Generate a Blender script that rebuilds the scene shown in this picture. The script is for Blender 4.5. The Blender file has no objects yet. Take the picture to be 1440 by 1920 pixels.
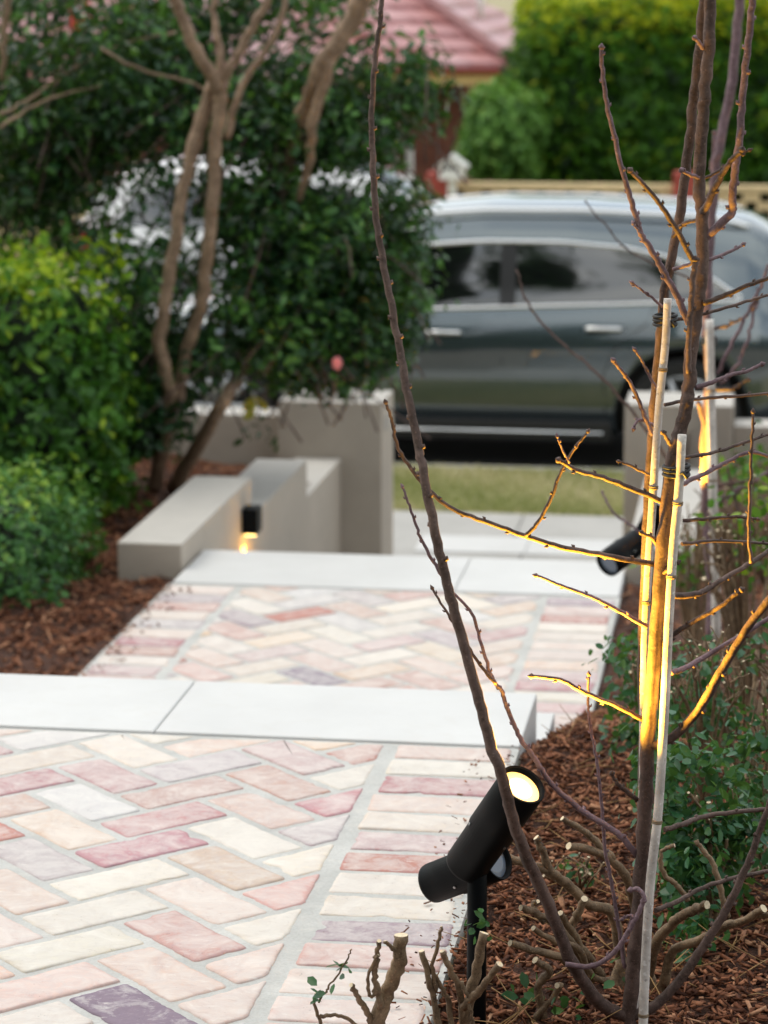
import bpy, bmesh, math, random
import numpy as np
from mathutils import Vector, Matrix
from mathutils import noise as mnoise
R = math.radians
# ------------------------------------------------------------------ camera
scene = bpy.context.scene
TH, PS = R(11.420074), R(8.144271)
cam_d = bpy.data.cameras.new('camera'); cam = bpy.data.objects.new('camera', cam_d)
scene.collection.objects.link(cam); scene.camera = cam
CZ = 2.03
cam.location = (0, 0, CZ)
cam.rotation_euler = (R(90)-TH, 0, PS)
cam_d.sensor_fit = 'VERTICAL'; cam_d.sensor_height = 36.0; cam_d.sensor_width = 27.0
cam_d.lens = 5000/1920*36.0
cam_d.clip_start = 0.05; cam_d.clip_end = 3000
cam_d.dof.use_dof = True; cam_d.dof.focus_distance = 4.15; cam_d.dof.aperture_fstop = 5.8
# ------------------------------------------------------------------ world, sun, exposure
world = bpy.data.worlds.new('World'); scene.world = world; world.use_nodes = True
wn = world.node_tree; bg = wn.nodes['Background']
sky = wn.nodes.new('ShaderNodeTexSky'); sky.sky_type = 'NISHITA'; sky.sun_disc = False
SUN_EL, SUN_ROT = R(55), R(285)
sky.sun_elevation = SUN_EL; sky.sun_rotation = SUN_ROT
sky.air_density = 1.0; sky.dust_density = 2.0; sky.ozone_density = 1.5
# broken bright cloud over the clear sky
wtc = wn.nodes.new('ShaderNodeTexCoord'); wno = wn.nodes.new('ShaderNodeTexNoise'); wno.inputs['Scale'].default_value = 2.6; wno.inputs['Detail'].default_value = 6; wno.inputs['Roughness'].default_value = .55
wn.links.new(wtc.outputs['Generated'], wno.inputs['Vector']); wra = wn.nodes.new('ShaderNodeValToRGB'); wra.color_ramp.elements[0].position = .38; wra.color_ramp.elements[0].color = (.25, .25, .25, 1); wra.color_ramp.elements[1].position = .60; wra.color_ramp.elements[1].color = (1, 1, 1, 1)
wn.links.new(wno.outputs['Fac'], wra.inputs[0]); wmx = wn.nodes.new('ShaderNodeMix'); wmx.data_type = 'RGBA'; wn.links.new(wra.outputs[0], wmx.inputs[0]); wn.links.new(sky.outputs[0], wmx.inputs[6]); wmx.inputs[7].default_value = (7.6, 7.9, 8.4, 1)
wn.links.new(wmx.outputs[2], bg.inputs[0]); bg.inputs[1].default_value = 0.15
sd = bpy.data.lights.new('sun', 'SUN'); sun = bpy.data.objects.new('sun', sd); scene.collection.objects.link(sun)
sd.energy = 0.9; sd.angle = R(40); sd.color = (1.0, 0.96, 0.92)
# sky texture: rotation measured from +Y clockwise seen from above
sdir = Vector((math.sin(SUN_ROT)*math.cos(SUN_EL), math.cos(SUN_ROT)*math.cos(SUN_EL), math.sin(SUN_EL)))
sun.rotation_euler = sdir.to_track_quat('Z', 'Y').to_euler()
scene.view_settings.view_transform = 'Standard'; scene.view_settings.look = 'None'
scene.view_settings.exposure = 0.42; scene.view_settings.gamma = 1.0
scene.view_settings.use_white_balance = True; scene.view_settings.white_balance_temperature = 7000; scene.view_settings.white_balance_tint = 6
scene.render.engine = 'CYCLES'
scene.cycles.max_bounces = 6; scene.cycles.diffuse_bounces = 3; scene.cycles.glossy_bounces = 3
scene.cycles.transparent_max_bounces = 8; scene.cycles.caustics_reflective = False; scene.cycles.caustics_refractive = False
C = scene.collection
rng = np.random.default_rng(7); random.seed(7)
# ------------------------------------------------------------------ surveying: sight line through a point of the photo met with a plane
FV = Vector((-math.sin(PS)*math.cos(TH), math.cos(PS)*math.cos(TH), -math.sin(TH)))
RV = Vector((math.cos(PS), math.sin(PS), 0)); UV = RV.cross(FV)
def ray(x, y): return FV + RV*((x-720)/5000) + UV*((960-y)/5000)
def W(x, y, Y): d = ray(x, y); return Vector((0, 0, CZ)) + d*(Y/d.y)
def WZ(x, y, z): d = ray(x, y); return Vector((0, 0, CZ)) + d*((z-CZ)/d.z)
# ------------------------------------------------------------------ object helpers
def obj(name, me, mat=None, parent=None):
    if isinstance(me, bmesh.types.BMesh):
        bm = me; me = bpy.data.meshes.new(name); bm.to_mesh(me); bm.free()
    me.name = name
    o = bpy.data.objects.new(name, me); C.objects.link(o)
    if mat is not None:
        for m in (mat if isinstance(mat, (list, tuple)) else [mat]): me.materials.append(m)
    if parent is not None:
        o.parent = parent
        o.matrix_parent_inverse = parent.matrix_basis.inverted() if parent.parent is None else Matrix()
    return o
def tag(o, label=None, cat=None, group=None, kind=None):
    if label: o['label'] = label
    if cat: o['category'] = cat
    if group: o['group'] = group
    if kind: o['kind'] = kind
    return o
def thing(name, label, cat, loc=(0, 0, 0), group=None):
    o = bpy.data.objects.new(name, None); C.objects.link(o); o.location = loc; o.empty_display_size = .1
    return tag(o, label, cat, group)
def struct(name, me, mat): return tag(obj(name, me, mat), kind='structure')
def box(bm, x0, x1, y0, y1, z0, z1, bev=0.0, M=None, mi=0):
    r = bmesh.ops.create_cube(bm, size=1.0)
    vs = r['verts']
    for v in vs: v.co = Vector(((x0+x1)/2+v.co.x*(x1-x0), (y0+y1)/2+v.co.y*(y1-y0), (z0+z1)/2+v.co.z*(z1-z0)))
    fs = set(f for v in vs for f in v.link_faces)
    for f in fs: f.material_index = mi
    if bev > 0:
        es = list(set(e for v in vs for e in v.link_edges))
        r2 = bmesh.ops.bevel(bm, geom=es, offset=bev, segments=2, affect='EDGES', profile=.5)
        vs = list(set(v for f in r2['faces'] for v in f.verts) | set(v for v in vs if v.is_valid))
    if M is not None:
        for v in vs: v.co = M @ v.co
    return vs
def smooth(me_or_obj, on=True):
    me = me_or_obj.data if hasattr(me_or_obj, 'data') else me_or_obj
    me.polygons.foreach_set('use_smooth', [on]*len(me.polygons)); return me_or_obj
def np_mesh(name, V, F, sizes=None):
    """V (n,3), F (m,k) uniform faces"""
    me = bpy.data.meshes.new(name)
    V = np.asarray(V, np.float32); F = np.asarray(F, np.int32)
    m, k = F.shape
    me.vertices.add(len(V)); me.vertices.foreach_set('co', V.ravel())
    me.loops.add(m*k); me.loops.foreach_set('vertex_index', F.ravel())
    me.polygons.add(m); me.polygons.foreach_set('loop_start', np.arange(m, dtype=np.int32)*k)
    me.update(calc_edges=True); me.validate()
    return me
def vattr(me, name, vals):
    a = me.attributes.new(name, 'FLOAT', 'POINT'); a.data.foreach_set('value', np.asarray(vals, np.float32))
def vcol(me, name, cols):
    a = me.attributes.new(name, 'FLOAT_COLOR', 'POINT'); a.data.foreach_set('color', np.asarray(cols, np.float32).ravel())
def catmull(P, n=6):
    P = [Vector(p) for p in P]
    if len(P) < 3:
        return [P[0].lerp(P[-1], i/n) for i in range(n+1)]
    Q = [P[0]*2-P[1]]+P+[P[-1]*2-P[-2]]; out = []
    for i in range(1, len(Q)-2):
        for k in range(n):
            t = k/n; a, b, c, d = Q[i-1], Q[i], Q[i+1], Q[i+2]
            out.append(0.5*((2*b)+(c-a)*t+(2*a-5*b+4*c-d)*t*t+(3*b-a-3*c+d)*t**3))
    out.append(P[-1]); return out
def tube(bm, pts, rad, n=8, cap=True, rough=0.0, mi=0, capmi=None):
    """sweep a round section with varying radius"""
    pts = [Vector(p) for p in pts]; m = len(pts)
    if not hasattr(rad, '__len__'): rad = [rad]*m
    t = (pts[1]-pts[0]).normalized(); u = t.orthogonal().normalized(); rings = []
    for i, p in enumerate(pts):
        t2 = (pts[min(i+1, m-1)]-pts[max(i-1, 0)])
        t2 = t2.normalized() if t2.length > 1e-9 else t
        u = (u-t2*u.dot(t2)).normalized(); w = t2.cross(u); ring = []
        for k in range(n):
            a = 2*math.pi*k/n; r = rad[i]*(1+rough*(random.random()-.5)*2)
            ring.append(bm.verts.new(p+(u*math.cos(a)+w*math.sin(a))*r))
        rings.append(ring); t = t2
    for i in range(m-1):
        for k in range(n):
            f = bm.faces.new((rings[i][k], rings[i][(k+1) % n], rings[i+1][(k+1) % n], rings[i+1][k])); f.smooth = True; f.material_index = mi
    if cap:
        f = bm.faces.new(list(reversed(rings[0]))); f.material_index = mi
        f = bm.faces.new(rings[-1]); f.material_index = mi if capmi is None else capmi
    return rings
def lathe(bm, p0, axis, prof, n=32, mi=0):
    """prof list of (distance along axis, radius)"""
    axis = Vector(axis).normalized(); u = axis.orthogonal().normalized(); w = axis.cross(u); rings = []
    for d, r in prof:
        rings.append([bm.verts.new(Vector(p0)+axis*d+(u*math.cos(2*math.pi*k/n)+w*math.sin(2*math.pi*k/n))*max(r, 1e-5)) for k in range(n)])
    for i in range(len(rings)-1):
        for k in range(n):
            f = bm.faces.new((rings[i][k], rings[i][(k+1) % n], rings[i+1][(k+1) % n], rings[i+1][k])); f.material_index = mi
    bm.faces.new(list(reversed(rings[0]))).material_index = mi; bm.faces.new(rings[-1]).material_index = mi
# ------------------------------------------------------------------ materials
class NT:
    def __init__(s, name):
        s.m = bpy.data.materials.new(name); s.m.use_nodes = True; s.t = s.m.node_tree
        s.p = s.t.nodes['Principled BSDF']; s.out = s.t.nodes['Material Output']
    def n(s, ty, **kw):
        nd = s.t.nodes.new(ty)
        for k, v in kw.items(): setattr(nd, k, v)
        return nd
    def l(s, a, b): s.t.links.new(a, b)
    def coord(s): return s.n('ShaderNodeNewGeometry').outputs['Position']
    def noise(s, scale, detail=3, rough=.55, vec=None, dist=0.0):
        nd = s.n('ShaderNodeTexNoise'); nd.inputs['Scale'].default_value = scale; nd.inputs['Detail'].default_value = detail
        nd.inputs['Roughness'].default_value = rough; nd.inputs['Distortion'].default_value = dist
        s.l(vec if vec is not None else s.coord(), nd.inputs['Vector']); return nd.outputs['Fac']
    def ramp(s, fac, stops, interp='LINEAR'):
        nd = s.n('ShaderNodeValToRGB'); nd.color_ramp.interpolation = interp; e = nd.color_ramp.elements
        while len(e) > 1: e.remove(e[-1])
        for i, (p, c) in enumerate(stops):
            c = (c, c, c) if not hasattr(c, '__len__') else c
            x = e[0] if i == 0 else e.new(p); x.position = p; x.color = (*c, 1)
        s.l(fac, nd.inputs[0]); return nd.outputs[0]
    def mix(s, fac, a, b, mode='MIX'):
        nd = s.n('ShaderNodeMix', data_type='RGBA', blend_type=mode)
        for sock, v in ((nd.inputs[0], fac), (nd.inputs[6], a), (nd.inputs[7], b)):
            if isinstance(v, (int, float)): sock.default_value = v
            elif isinstance(v, tuple): sock.default_value = (*v, 1)
            else: s.l(v, sock)
        return nd.outputs[2]
    def math(s, op, a, b=0.0, clamp=False):
        nd = s.n('ShaderNodeMath', operation=op); nd.use_clamp = clamp
        for sock, v in ((nd.inputs[0], a), (nd.inputs[1], b)):
            if isinstance(v, (int, float)): sock.default_value = v
            else: s.l(v, sock)
        return nd.outputs[0]
    def attr(s, name, out='Fac'): return s.n('ShaderNodeAttribute', attribute_name=name).outputs[out]
    def bump(s, h, strength=.3, dist=.01):
        nd = s.n('ShaderNodeBump'); nd.inputs['Strength'].default_value = strength; nd.inputs['Distance'].default_value = dist
        s.l(h, nd.inputs['Height']); s.l(nd.outputs[0], s.p.inputs['Normal'])
    def base(s, c):
        if isinstance(c, tuple): s.p.inputs['Base Color'].default_value = (*c, 1)
        else: s.l(c, s.p.inputs['Base Color'])
    def set(s, **kw):
        for k, v in kw.items():
            if hasattr(v, 'node'): s.l(v, s.p.inputs[k])
            else: s.p.inputs[k].default_value = v
        return s
def simple(name, col, rough=.6, metal=0.0, var=.15, scale=20, bump=.1, bd=.004, spec=.5):
    t = NT(name); f = t.noise(scale, 4)
    t.base(t.ramp(f, [(.25, tuple(c*(1-var) for c in col)), (.75, tuple(min(1, c*(1+var)) for c in col))]))
    t.set(Roughness=rough, Metallic=metal); t.p.inputs['Specular IOR Level'].default_value = spec
    if bump: t.bump(t.noise(scale*6, 4), bump, bd)
    return t.m
def leafmat(name, dark, mid, light, rough=.35, trans=.25, tcol=(.25, .45, .05)):
    t = NT(name); a = t.attr('tint')
    c = t.ramp(a, [(.1, dark), (.55, mid), (1, light)])
    t.base(c); t.set(Roughness=rough); t.p.inputs['Specular IOR Level'].default_value = .32
    tr = t.n('ShaderNodeBsdfTranslucent'); t.l(t.mix(.5, c, tcol), tr.inputs[0])
    mx = t.n('ShaderNodeMixShader'); mx.inputs[0].default_value = trans
    t.l(t.p.outputs[0], mx.inputs[1]); t.l(tr.outputs[0], mx.inputs[2]); t.l(mx.outputs[0], t.out.inputs[0]); return t.m
def emis(name, col, s, base=(.9, .9, .9)):
    t = NT(name); t.base(base); t.p.inputs['Emission Color'].default_value = (*col, 1); t.p.inputs['Emission Strength'].default_value = s; return t.m

def mat_brick():
    t = NT('recycled_brick'); tint = t.attr('tint', 'Color'); wash = t.attr('wash'); rim = t.attr('rim')
    vec = t.n('ShaderNodeVectorMath', operation='ADD'); t.l(t.coord(), vec.inputs[0]); t.l(t.attr('shift', 'Vector'), vec.inputs[1]); v = vec.outputs[0]
    n1 = t.noise(13, 7, .74, v, 1.0); n2 = t.noise(42, 6, .7, v, .8); n3 = t.noise(170, 3, .6, v)
    m = t.math('ADD', t.math('MULTIPLY', n1, .75), t.math('MULTIPLY', n2, .35))
    th = t.math('ADD', m, t.math('SUBTRACT', wash, .5)); th = t.math('SUBTRACT', th, t.math('MULTIPLY', rim, .16))
    f = t.ramp(th, [(.40, 0.0), (.49, .45), (.56, .62), (.72, .92)])
    limes = t.ramp(n1, [(.3, (.58, .56, .545)), (.7, (.77, .74, .70))])
    c0 = t.mix(t.ramp(n2, [(.35, 0.0), (.7, .4)]), tint, (.34, .27, .33), 'MIX')
    c = t.mix(f, c0, t.mix(.24, limes, tint))
    mp = t.n('ShaderNodeMapping'); mp.inputs['Scale'].default_value = (26, 90, 30); mp.inputs['Rotation'].default_value = (0, 0, .6); t.l(v, mp.inputs[0])
    sc = t.noise(1, 5, .7, mp.outputs[0], .5); c = t.mix(t.ramp(sc, [(.30, .55), (.42, 0.0)]), c, t.mix(.5, tint, (.40, .33, .33))); c = t.mix(t.ramp(sc, [(.60, 0.0), (.72, .6)]), c, (.76, .73, .69))
    pit = t.ramp(t.math('ADD', t.math('MULTIPLY', n3, .7), t.math('MULTIPLY', n1, .3)), [(.31, 1.0), (.37, 0.0)])
    c = t.mix(t.math('MULTIPLY', pit, .55), c, (.12, .10, .10))
    t.base(c); t.set(Roughness=.92); t.p.inputs['Specular IOR Level'].default_value = .2
    t.bump(t.math('ADD', t.math('MULTIPLY', n2, .25), t.noise(420, 3, .7, v)), .45, .0014); return t.m
def mat_mortar():
    t = NT('grey_mortar'); a = t.noise(6, 4); b = t.noise(220, 3)
    c = t.ramp(a, [(.3, (.44, .445, .43)), (.7, (.60, .60, .58))]); c = t.mix(t.ramp(b, [(.35, .25), (.6, 0.0)]), c, (.28, .27, .25)); c = t.mix(t.ramp(t.noise(25, 5, .7), [(.5, 0.0), (.7, .4)]), c, (.66, .63, .58))
    t.base(c); t.set(Roughness=.9); t.bump(b, .5, .003); return t.m
def mat_render(name, col):
    t = NT(name); a = t.noise(2.2, 4); b = t.noise(260, 3)
    t.base(t.mix(t.ramp(t.noise(12, 6, .7), [(.45, 0.0), (.75, .25)]), t.ramp(a, [(.3, tuple(c*.9 for c in col)), (.7, tuple(c*1.06 for c in col))]), tuple(c*.72 for c in col))); t.set(Roughness=.85); t.bump(t.math('ADD', b, t.noise(30, 4)), .35, .003); return t.m
def mat_stone():
    t = NT('pale_tread_stone'); a = t.noise(3, 5, .6); b = t.noise(60, 4)
    c = t.ramp(a, [(.3, (.59, .59, .585)), (.7, (.66, .66, .655))]); c = t.mix(t.ramp(t.noise(14, 6, .7, None, 1), [(.5, 0.0), (.75, .30)]), c, (.56, .54, .50)); c = t.mix(t.ramp(b, [(.55, 0.0), (.8, .12)]), c, (.55, .54, .52))
    t.base(c); t.set(Roughness=.55); t.bump(b, .06, .002); return t.m
def mat_bark(name, c1, c2, scale=60, streak=True):
    t = NT(name); a = t.noise(scale, 5, .7, None, .8); b = t.noise(scale*4, 3); c = t.noise(14, 4, .6)
    col = t.ramp(a, [(.3, c1), (.7, c2)]); col = t.mix(t.ramp(c, [(.45, 0.0), (.7, .6)]), col, tuple(x*1.6 for x in c2)); col = t.mix(t.ramp(b, [(.62, 0.0), (.70, .55)]), col, tuple(min(1, x*2.2) for x in c2)); col = t.mix(t.ramp(b, [(.30, .6), (.40, 0.0)]), col, tuple(x*.5 for x in c1))
    t.base(col); t.set(Roughness=.6); t.p.inputs['Specular IOR Level'].default_value = .25; t.bump(t.math('ADD', a, b), .4, .002); return t.m
def mat_chips():
    t = NT('mulch_chips'); a = t.attr('tint'); b = t.noise(120, 3)
    c = t.ramp(a, [(0, (.035, .012, .007)), (.35, (.20, .072, .036)), (.72, (.42, .18, .095)), (1, (.66, .38, .23))])
    c = t.mix(t.ramp(b, [(.4, .4), (.65, 0.0)]), c, (.03, .014, .01)); t.base(c); t.set(Roughness=.8); t.p.inputs['Specular IOR Level'].default_value = .2; t.bump(b, .3, .002); return t.m

M = {}
M['brick'] = mat_brick(); M['mortar'] = mat_mortar(); M['stone'] = mat_stone()
M['render'] = mat_render('taupe_render', (.43, .375, .315)); M['render_lit_top'] = mat_render('taupe_render_lit_top', (.50, .475, .44))  # second tone is the same render lightened, light from above painted in
M['mulch'] = simple('mulch_soil', (.085, .036, .022), .95, var=.5, scale=30, bump=.8, bd=.02)
M['chips'] = mat_chips()
M['bark'] = mat_bark('young_bark', (.042, .027, .022), (.135, .09, .078))
M['bark_violet'] = mat_bark('violet_twig_bark', (.10, .06, .07), (.22, .15, .17))
M['bark_pale'] = mat_bark('pale_trunk_bark', (.15, .095, .06), (.30, .21, .145), 22)
M['bark_cut'] = mat_bark('pruned_stem_bark', (.07, .045, .028), (.26, .18, .11), 90)
M['cutwood'] = simple('fresh_cut_wood', (.72, .60, .42), .8, var=.2, scale=200)
M['bamboo'] = mat_bark('bamboo_stake', (.44, .40, .37), (.66, .62, .58), 30)
M['bamboo_node'] = simple('bamboo_node_wood', (.22, .16, .10), .7)
M['black'] = simple('black_powder_coat', (.004, .005, .006), .45, var=.1, scale=300, bump=.05, bd=.001, spec=.08)
M['tie'] = simple('black_rubber_tie', (.015, .015, .016), .55)
M['lamp_on'] = emis('lit_lamp_lens', (1.0, .66, .20), 4.5)
M['steel'] = simple('steel_screw', (.35, .35, .36), .3, 1.0, .05, 50, 0); M['lamp_ring'] = emis('lit_reflector', (1.0, .50, .04), 1.7); M['glassback'] = simple('blue_grey_cap', (.16, .20, .26), .3)
M['leaf_dark'] = leafmat('dark_glossy_leaf', (.006, .024, .011), (.019, .075, .027), (.10, .25, .05), .26, .22)
M['leaf_hedge'] = leafmat('bright_hedge_leaf', (.012, .055, .010), (.065, .21, .018), (.40, .52, .02), .4, .3)
M['leaf_box'] = leafmat('box_leaf', (.015, .065, .02), (.07, .22, .045), (.34, .48, .05), .4, .25)
M['leaf_far'] = leafmat('cypress_hedge_leaf', (.006, .025, .006), (.085, .25, .02), (.60, .62, .02), .5, .45)
M['leaf_conifer'] = leafmat('conifer_leaf', (.012, .05, .02), (.045, .14, .045), (.12, .28, .07), .5, .25)
M['leaf_lime'] = leafmat('lime_bush_leaf', (.05, .14, .03), (.16, .34, .06), (.38, .55, .14), .45, .3)
M['leaf_small'] = leafmat('small_shrub_leaf', (.015, .07, .03), (.03, .12, .05), (.10, .22, .06), .3, .25)
M['leaf_yellow'] = leafmat('yellowed_leaf', (.35, .30, .05), (.5, .42, .08), (.6, .5, .1), .4, .3)
M['core'] = simple('dark_fill', (.012, .022, .010), .95, var=.4, scale=12)  # solid near-black filler that blocks sight through the leaves
M['petal'] = simple('pink_petal', (.75, .22, .22), .5)
M['pave'] = mat_render('concrete_paver', (.43, .42, .40)); M['kerb'] = mat_render('kerb_concrete', (.4, .39, .37))
M['asphalt'] = simple('asphalt', (.05, .05, .052), .9, var=.2, scale=60)
M['grass_soil'] = simple('verge_soil', (.34, .30, .17), .95, var=.3, scale=8, bump=.5, bd=.02)
M['grass'] = leafmat('grass_blade', (.26, .28, .10), (.52, .48, .25), (.72, .62, .42), .6, .3)

# ------------------------------------------------------------------ structure: ground sheets
def sheet(name, poly, z, mat):
    bm = bmesh.new(); bm.faces.new([bm.verts.new((x, y, z)) for x, y in poly]); return struct(name, bm, mat)
def grid(x0, x1, y0, y1, nx, ny, zf):
    X, Y = np.meshgrid(np.linspace(x0, x1, nx), np.linspace(y0, y1, ny)); X = X.ravel(); Y = Y.ravel()
    V = np.stack([X, Y, zf(X, Y)], 1); i = np.arange(ny-1)[:, None]*nx+np.arange(nx-1)[None, :]; i = i.ravel()
    return V, np.stack([i, i+1, i+nx+1, i+nx], 1)
STREET = -1.03; VERGE = -.95
sheet('ground', [(-900, -300), (900, -300), (900, 1500), (-900, 1500)], -1.9, M['grass_soil'])
bm = bmesh.new(); box(bm, -60, 60, 16.12, 24.2, STREET-.3, STREET); struct('street', bm, M['asphalt'])
bm = bmesh.new(); box(bm, -60, 60, 16.0, 16.12, STREET-.3, VERGE+.004, .01); box(bm, -60, 60, 24.2, 24.35, STREET-.3, VERGE+.004, .01); struct('kerb', bm, M['kerb'])
bm = bmesh.new(); box(bm, -60, 60, 14.62, 16.0, STREET-.3, VERGE); struct('verge', bm, M['grass_soil'])
bm = bmesh.new(); box(bm, -60, 60, 24.35, 27.0, STREET-.3, VERGE); struct('far_verge', bm, M['grass_soil'])
bm = bmesh.new()
for k in range(-9, 12): box(bm, -1.3+k*1.2-1.194, -1.3+k*1.2, 13.55, 14.62, STREET-.3, VERGE+.008, .006)
for k in range(0, 2): box(bm, -2.0+k*.79, -2.0+(k+1)*.79-.006, 12.0, 13.545, STREET-.3, VERGE+.008, .006)
struct('pavement', bm, M['pave'])
def blades(name, n, x0, x1, y0, y1, z, h, seed, dens=None):
    r = np.random.default_rng(seed); X = r.uniform(x0, x1, n); Y = r.uniform(y0, y1, n)
    a = r.uniform(0, 6.28, n); w = .004+.004*r.random(n); H = h*(.4+r.random(n)); lx = r.normal(0, .5, n)*H; ly = r.normal(0, .5, n)*H
    V = np.stack([np.stack([X-w*np.cos(a), Y-w*np.sin(a), np.full(n, z)], 1), np.stack([X+w*np.cos(a), Y+w*np.sin(a), np.full(n, z)], 1), np.stack([X+lx, Y+ly, z+H], 1)], 1).reshape(-1, 3)
    me = np_mesh(name, V, np.arange(3*n).reshape(-1, 3)); t = np.clip(r.normal(.5, .25, n)+.25*np.sin(X*3+Y*4), 0, 1); vattr(me, 'tint', np.repeat(t, 3)); return me
tag(obj('grass', blades('grass', 26000, -2.6, .6, 14.66, 15.98, VERGE, .035, 3), M['grass']), 'short dry grass growing on the verge behind the gate opening', 'grass', kind='stuff')

# ------------------------------------------------------------------ brick paths
def clip(poly, inside, inter):
    out = []
    for i in range(len(poly)):
        a, b = poly[i], poly[(i+1) % len(poly)]
        if inside(a):
            out.append(a)
            if not inside(b): out.append(inter(a, b))
        elif inside(b): out.append(inter(a, b))
    return out
def clip_rect(poly, x0, x1, y0, y1):
    for ax, val, sg in ((0, x0, 1), (0, x1, -1), (1, y0, 1), (1, y1, -1)):
        ins = lambda p: (p[ax]-val)*sg >= 0
        def itr(a, b):
            t = (val-a[ax])/(b[ax]-a[ax]); return (a[0]+(b[0]-a[0])*t, a[1]+(b[1]-a[1])*t)
        poly = clip(poly, ins, itr)
        if len(poly) < 3: return []
    return poly
def area(p): return .5*sum(p[i][0]*p[(i+1) % len(p)][1]-p[(i+1) % len(p)][0]*p[i][1] for i in range(len(p)))
def inset(p, d):
    n = len(p); out = []
    for i in range(n):
        a, b, c = Vector(p[i-1]), Vector(p[i]), Vector(p[(i+1) % n])
        e1 = (b-a); e2 = (c-b)
        if e1.length < 1e-6 or e2.length < 1e-6: continue
        e1.normalize(); e2.normalize(); n1 = Vector((-e1.y, e1.x)); n2 = Vector((-e2.y, e2.x)); q = n1+n2
        if q.length < 1e-3: continue
        q = q/max(.35, q.dot(n1)); out.append(b+q*d)
    return out
PAL = [((.72, .63, .53), .58, 30), ((.68, .52, .44), .50, 18), ((.50, .24, .19), .46, 11), ((.50, .27, .28), .54, 17), ((.38, .30, .33), .56, 9),
       ((.70, .50, .35), .50, 6), ((.60, .58, .57), .60, 10), ((.58, .37, .32), .56, 11), ((.24, .19, .24), .46, 2), ((.46, .18, .15), .42, 6)]
def brick_mesh(name, polys, z, seed):
    r = random.Random(seed); V = []; F3 = []; tint = []; wash = []; rim = []; sh = []
    ws = [p[2] for p in PAL]
    for poly in polys:
        if len(poly) < 3: continue
        if area(poly) < 0: poly = poly[::-1]
        if area(poly) < .0012: continue
        q = inset(poly, .0056+.0024*r.random())
        if len(q) < 3 or area([(v[0], v[1]) for v in q]) < .0006: continue
        pal = r.choices(PAL, ws)[0]; kk = r.uniform(.88, 1.1); col = tuple(max(.05, min(.85, c*kk*r.uniform(.97, 1.03))) for c in pal[0]); ws_ = pal[1]+r.uniform(-.12, .14)
        out = []
        n = len(q)
        for i in range(n):                      # round the corners a little, resample the outline
            a, b = Vector(q[i]), Vector(q[(i+1) % n]); L = (b-a).length; k = max(1, int(L/.0075))
            for j in range(k):
                t = j/k; p = a.lerp(b, t)
                d = min(t*L, (1-t)*L); 
                out.append((p, d))
        cen = sum((p for p, d in out), Vector((0, 0)))/len(out); ox = r.uniform(0, 50); dz = r.gauss(0, .0007); tx = r.gauss(0, .005); ty = r.gauss(0, .005)
        ragged = r.uniform(.4, 1.5)
        rings = []; 
        prof = [(.0, -.010), (.0012, -.0028), (.0030, -.0008), (.010, .0), (.024, .0001)]
        base = len(V)
        outl = []
        for p, d in out:
            dirc = (cen-p); Ld = dirc.length; dirc /= max(Ld, 1e-6)
            e = (mnoise.noise(Vector((p.x*40+ox, p.y*40, 0)))*.0026+mnoise.noise(Vector((p.x*150+ox, p.y*150, 3)))*.0022)*ragged
            e += max(0, .008-d)*.35
            e += max(0, mnoise.noise(Vector((p.x*22, p.y*22+ox, 9)))-.38)*.022*ragged
            outl.append((p+dirc*max(0, e+.001), dirc, Ld))
        m = len(outl)
        for off, h in prof:
            for p, dirc, Ld in outl:
                u = p+dirc*min(off, Ld*.7)
                hh = h+mnoise.noise(Vector((u.x*30+ox, u.y*30, 5)))*.0012
                V.append((u.x, u.y, z+hh+dz+(u.x-cen.x)*tx+(u.y-cen.y)*ty)); rim.append(1.0 if off < .004 else (.75 if off < .01 else (.3 if off < .02 else 0)))
        V.append((cen.x, cen.y, z+.0012+dz)); rim.append(0)
        for k in range(len(prof)-1):
            for i in range(m):
                a = base+k*m+i; b = base+k*m+(i+1) % m; F3 += [(a, b, b+m), (a, b+m, a+m)]
        cidx = base+len(prof)*m
        for i in range(m): F3.append((base+(len(prof)-1)*m+i, base+(len(prof)-1)*m+(i+1) % m, cidx))
        cnt = len(prof)*m+1; tint += [(*col, 1)]*cnt; wash += [ws_]*cnt; sh += [(ox, r.uniform(0, 9), r.uniform(0, 9))]*cnt
    me = np_mesh(name, V, F3); vcol(me, 'tint', tint); vattr(me, 'wash', wash); vattr(me, 'rim', rim)
    a = me.attributes.new('shift', 'FLOAT_VECTOR', 'POINT'); a.data.foreach_set('vector', np.asarray(sh, np.float32).ravel())
    return me
def herring(x0, x1, y0, y1, w, ox=0.0, oy=0.0):
    polys = []; N = 60; c = math.sqrt(.5)
    for i in range(-N, N):
        for j in range(-N, N):
            d = (i-j) % 4
            if d == 0: r = [(i, j), (i+2, j), (i+2, j+1), (i, j+1)]
            elif d == 3: r = [(i, j), (i+1, j), (i+1, j+2), (i, j+2)]
            else: continue
            p = [((x*w*c-y*w*c)+(x0+x1)/2+ox, (x*w*c+y*w*c)+(y0+y1)/2+oy) for x, y in r]
            if max(q[0] for q in p) < x0 or min(q[0] for q in p) > x1 or max(q[1] for q in p) < y0 or min(q[1] for q in p) > y1: continue
            polys.append(clip_rect(p, x0, x1, y0, y1))
    return polys
def header(x0, x1, y0, y1, pitch, seed):
    r = random.Random(seed); polys = []; y = y0
    while y < y1-.03:
        h = pitch*r.uniform(.95, 1.05); e = min(y1, y+h)
        polys.append([(x0+r.uniform(-.004, .004), y), (x1+r.uniform(-.006, .008), y), (x1+r.uniform(-.006, .008), e), (x0+r.uniform(-.004, .004), e)]); y = e
    return polys
LZ = .45
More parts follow.
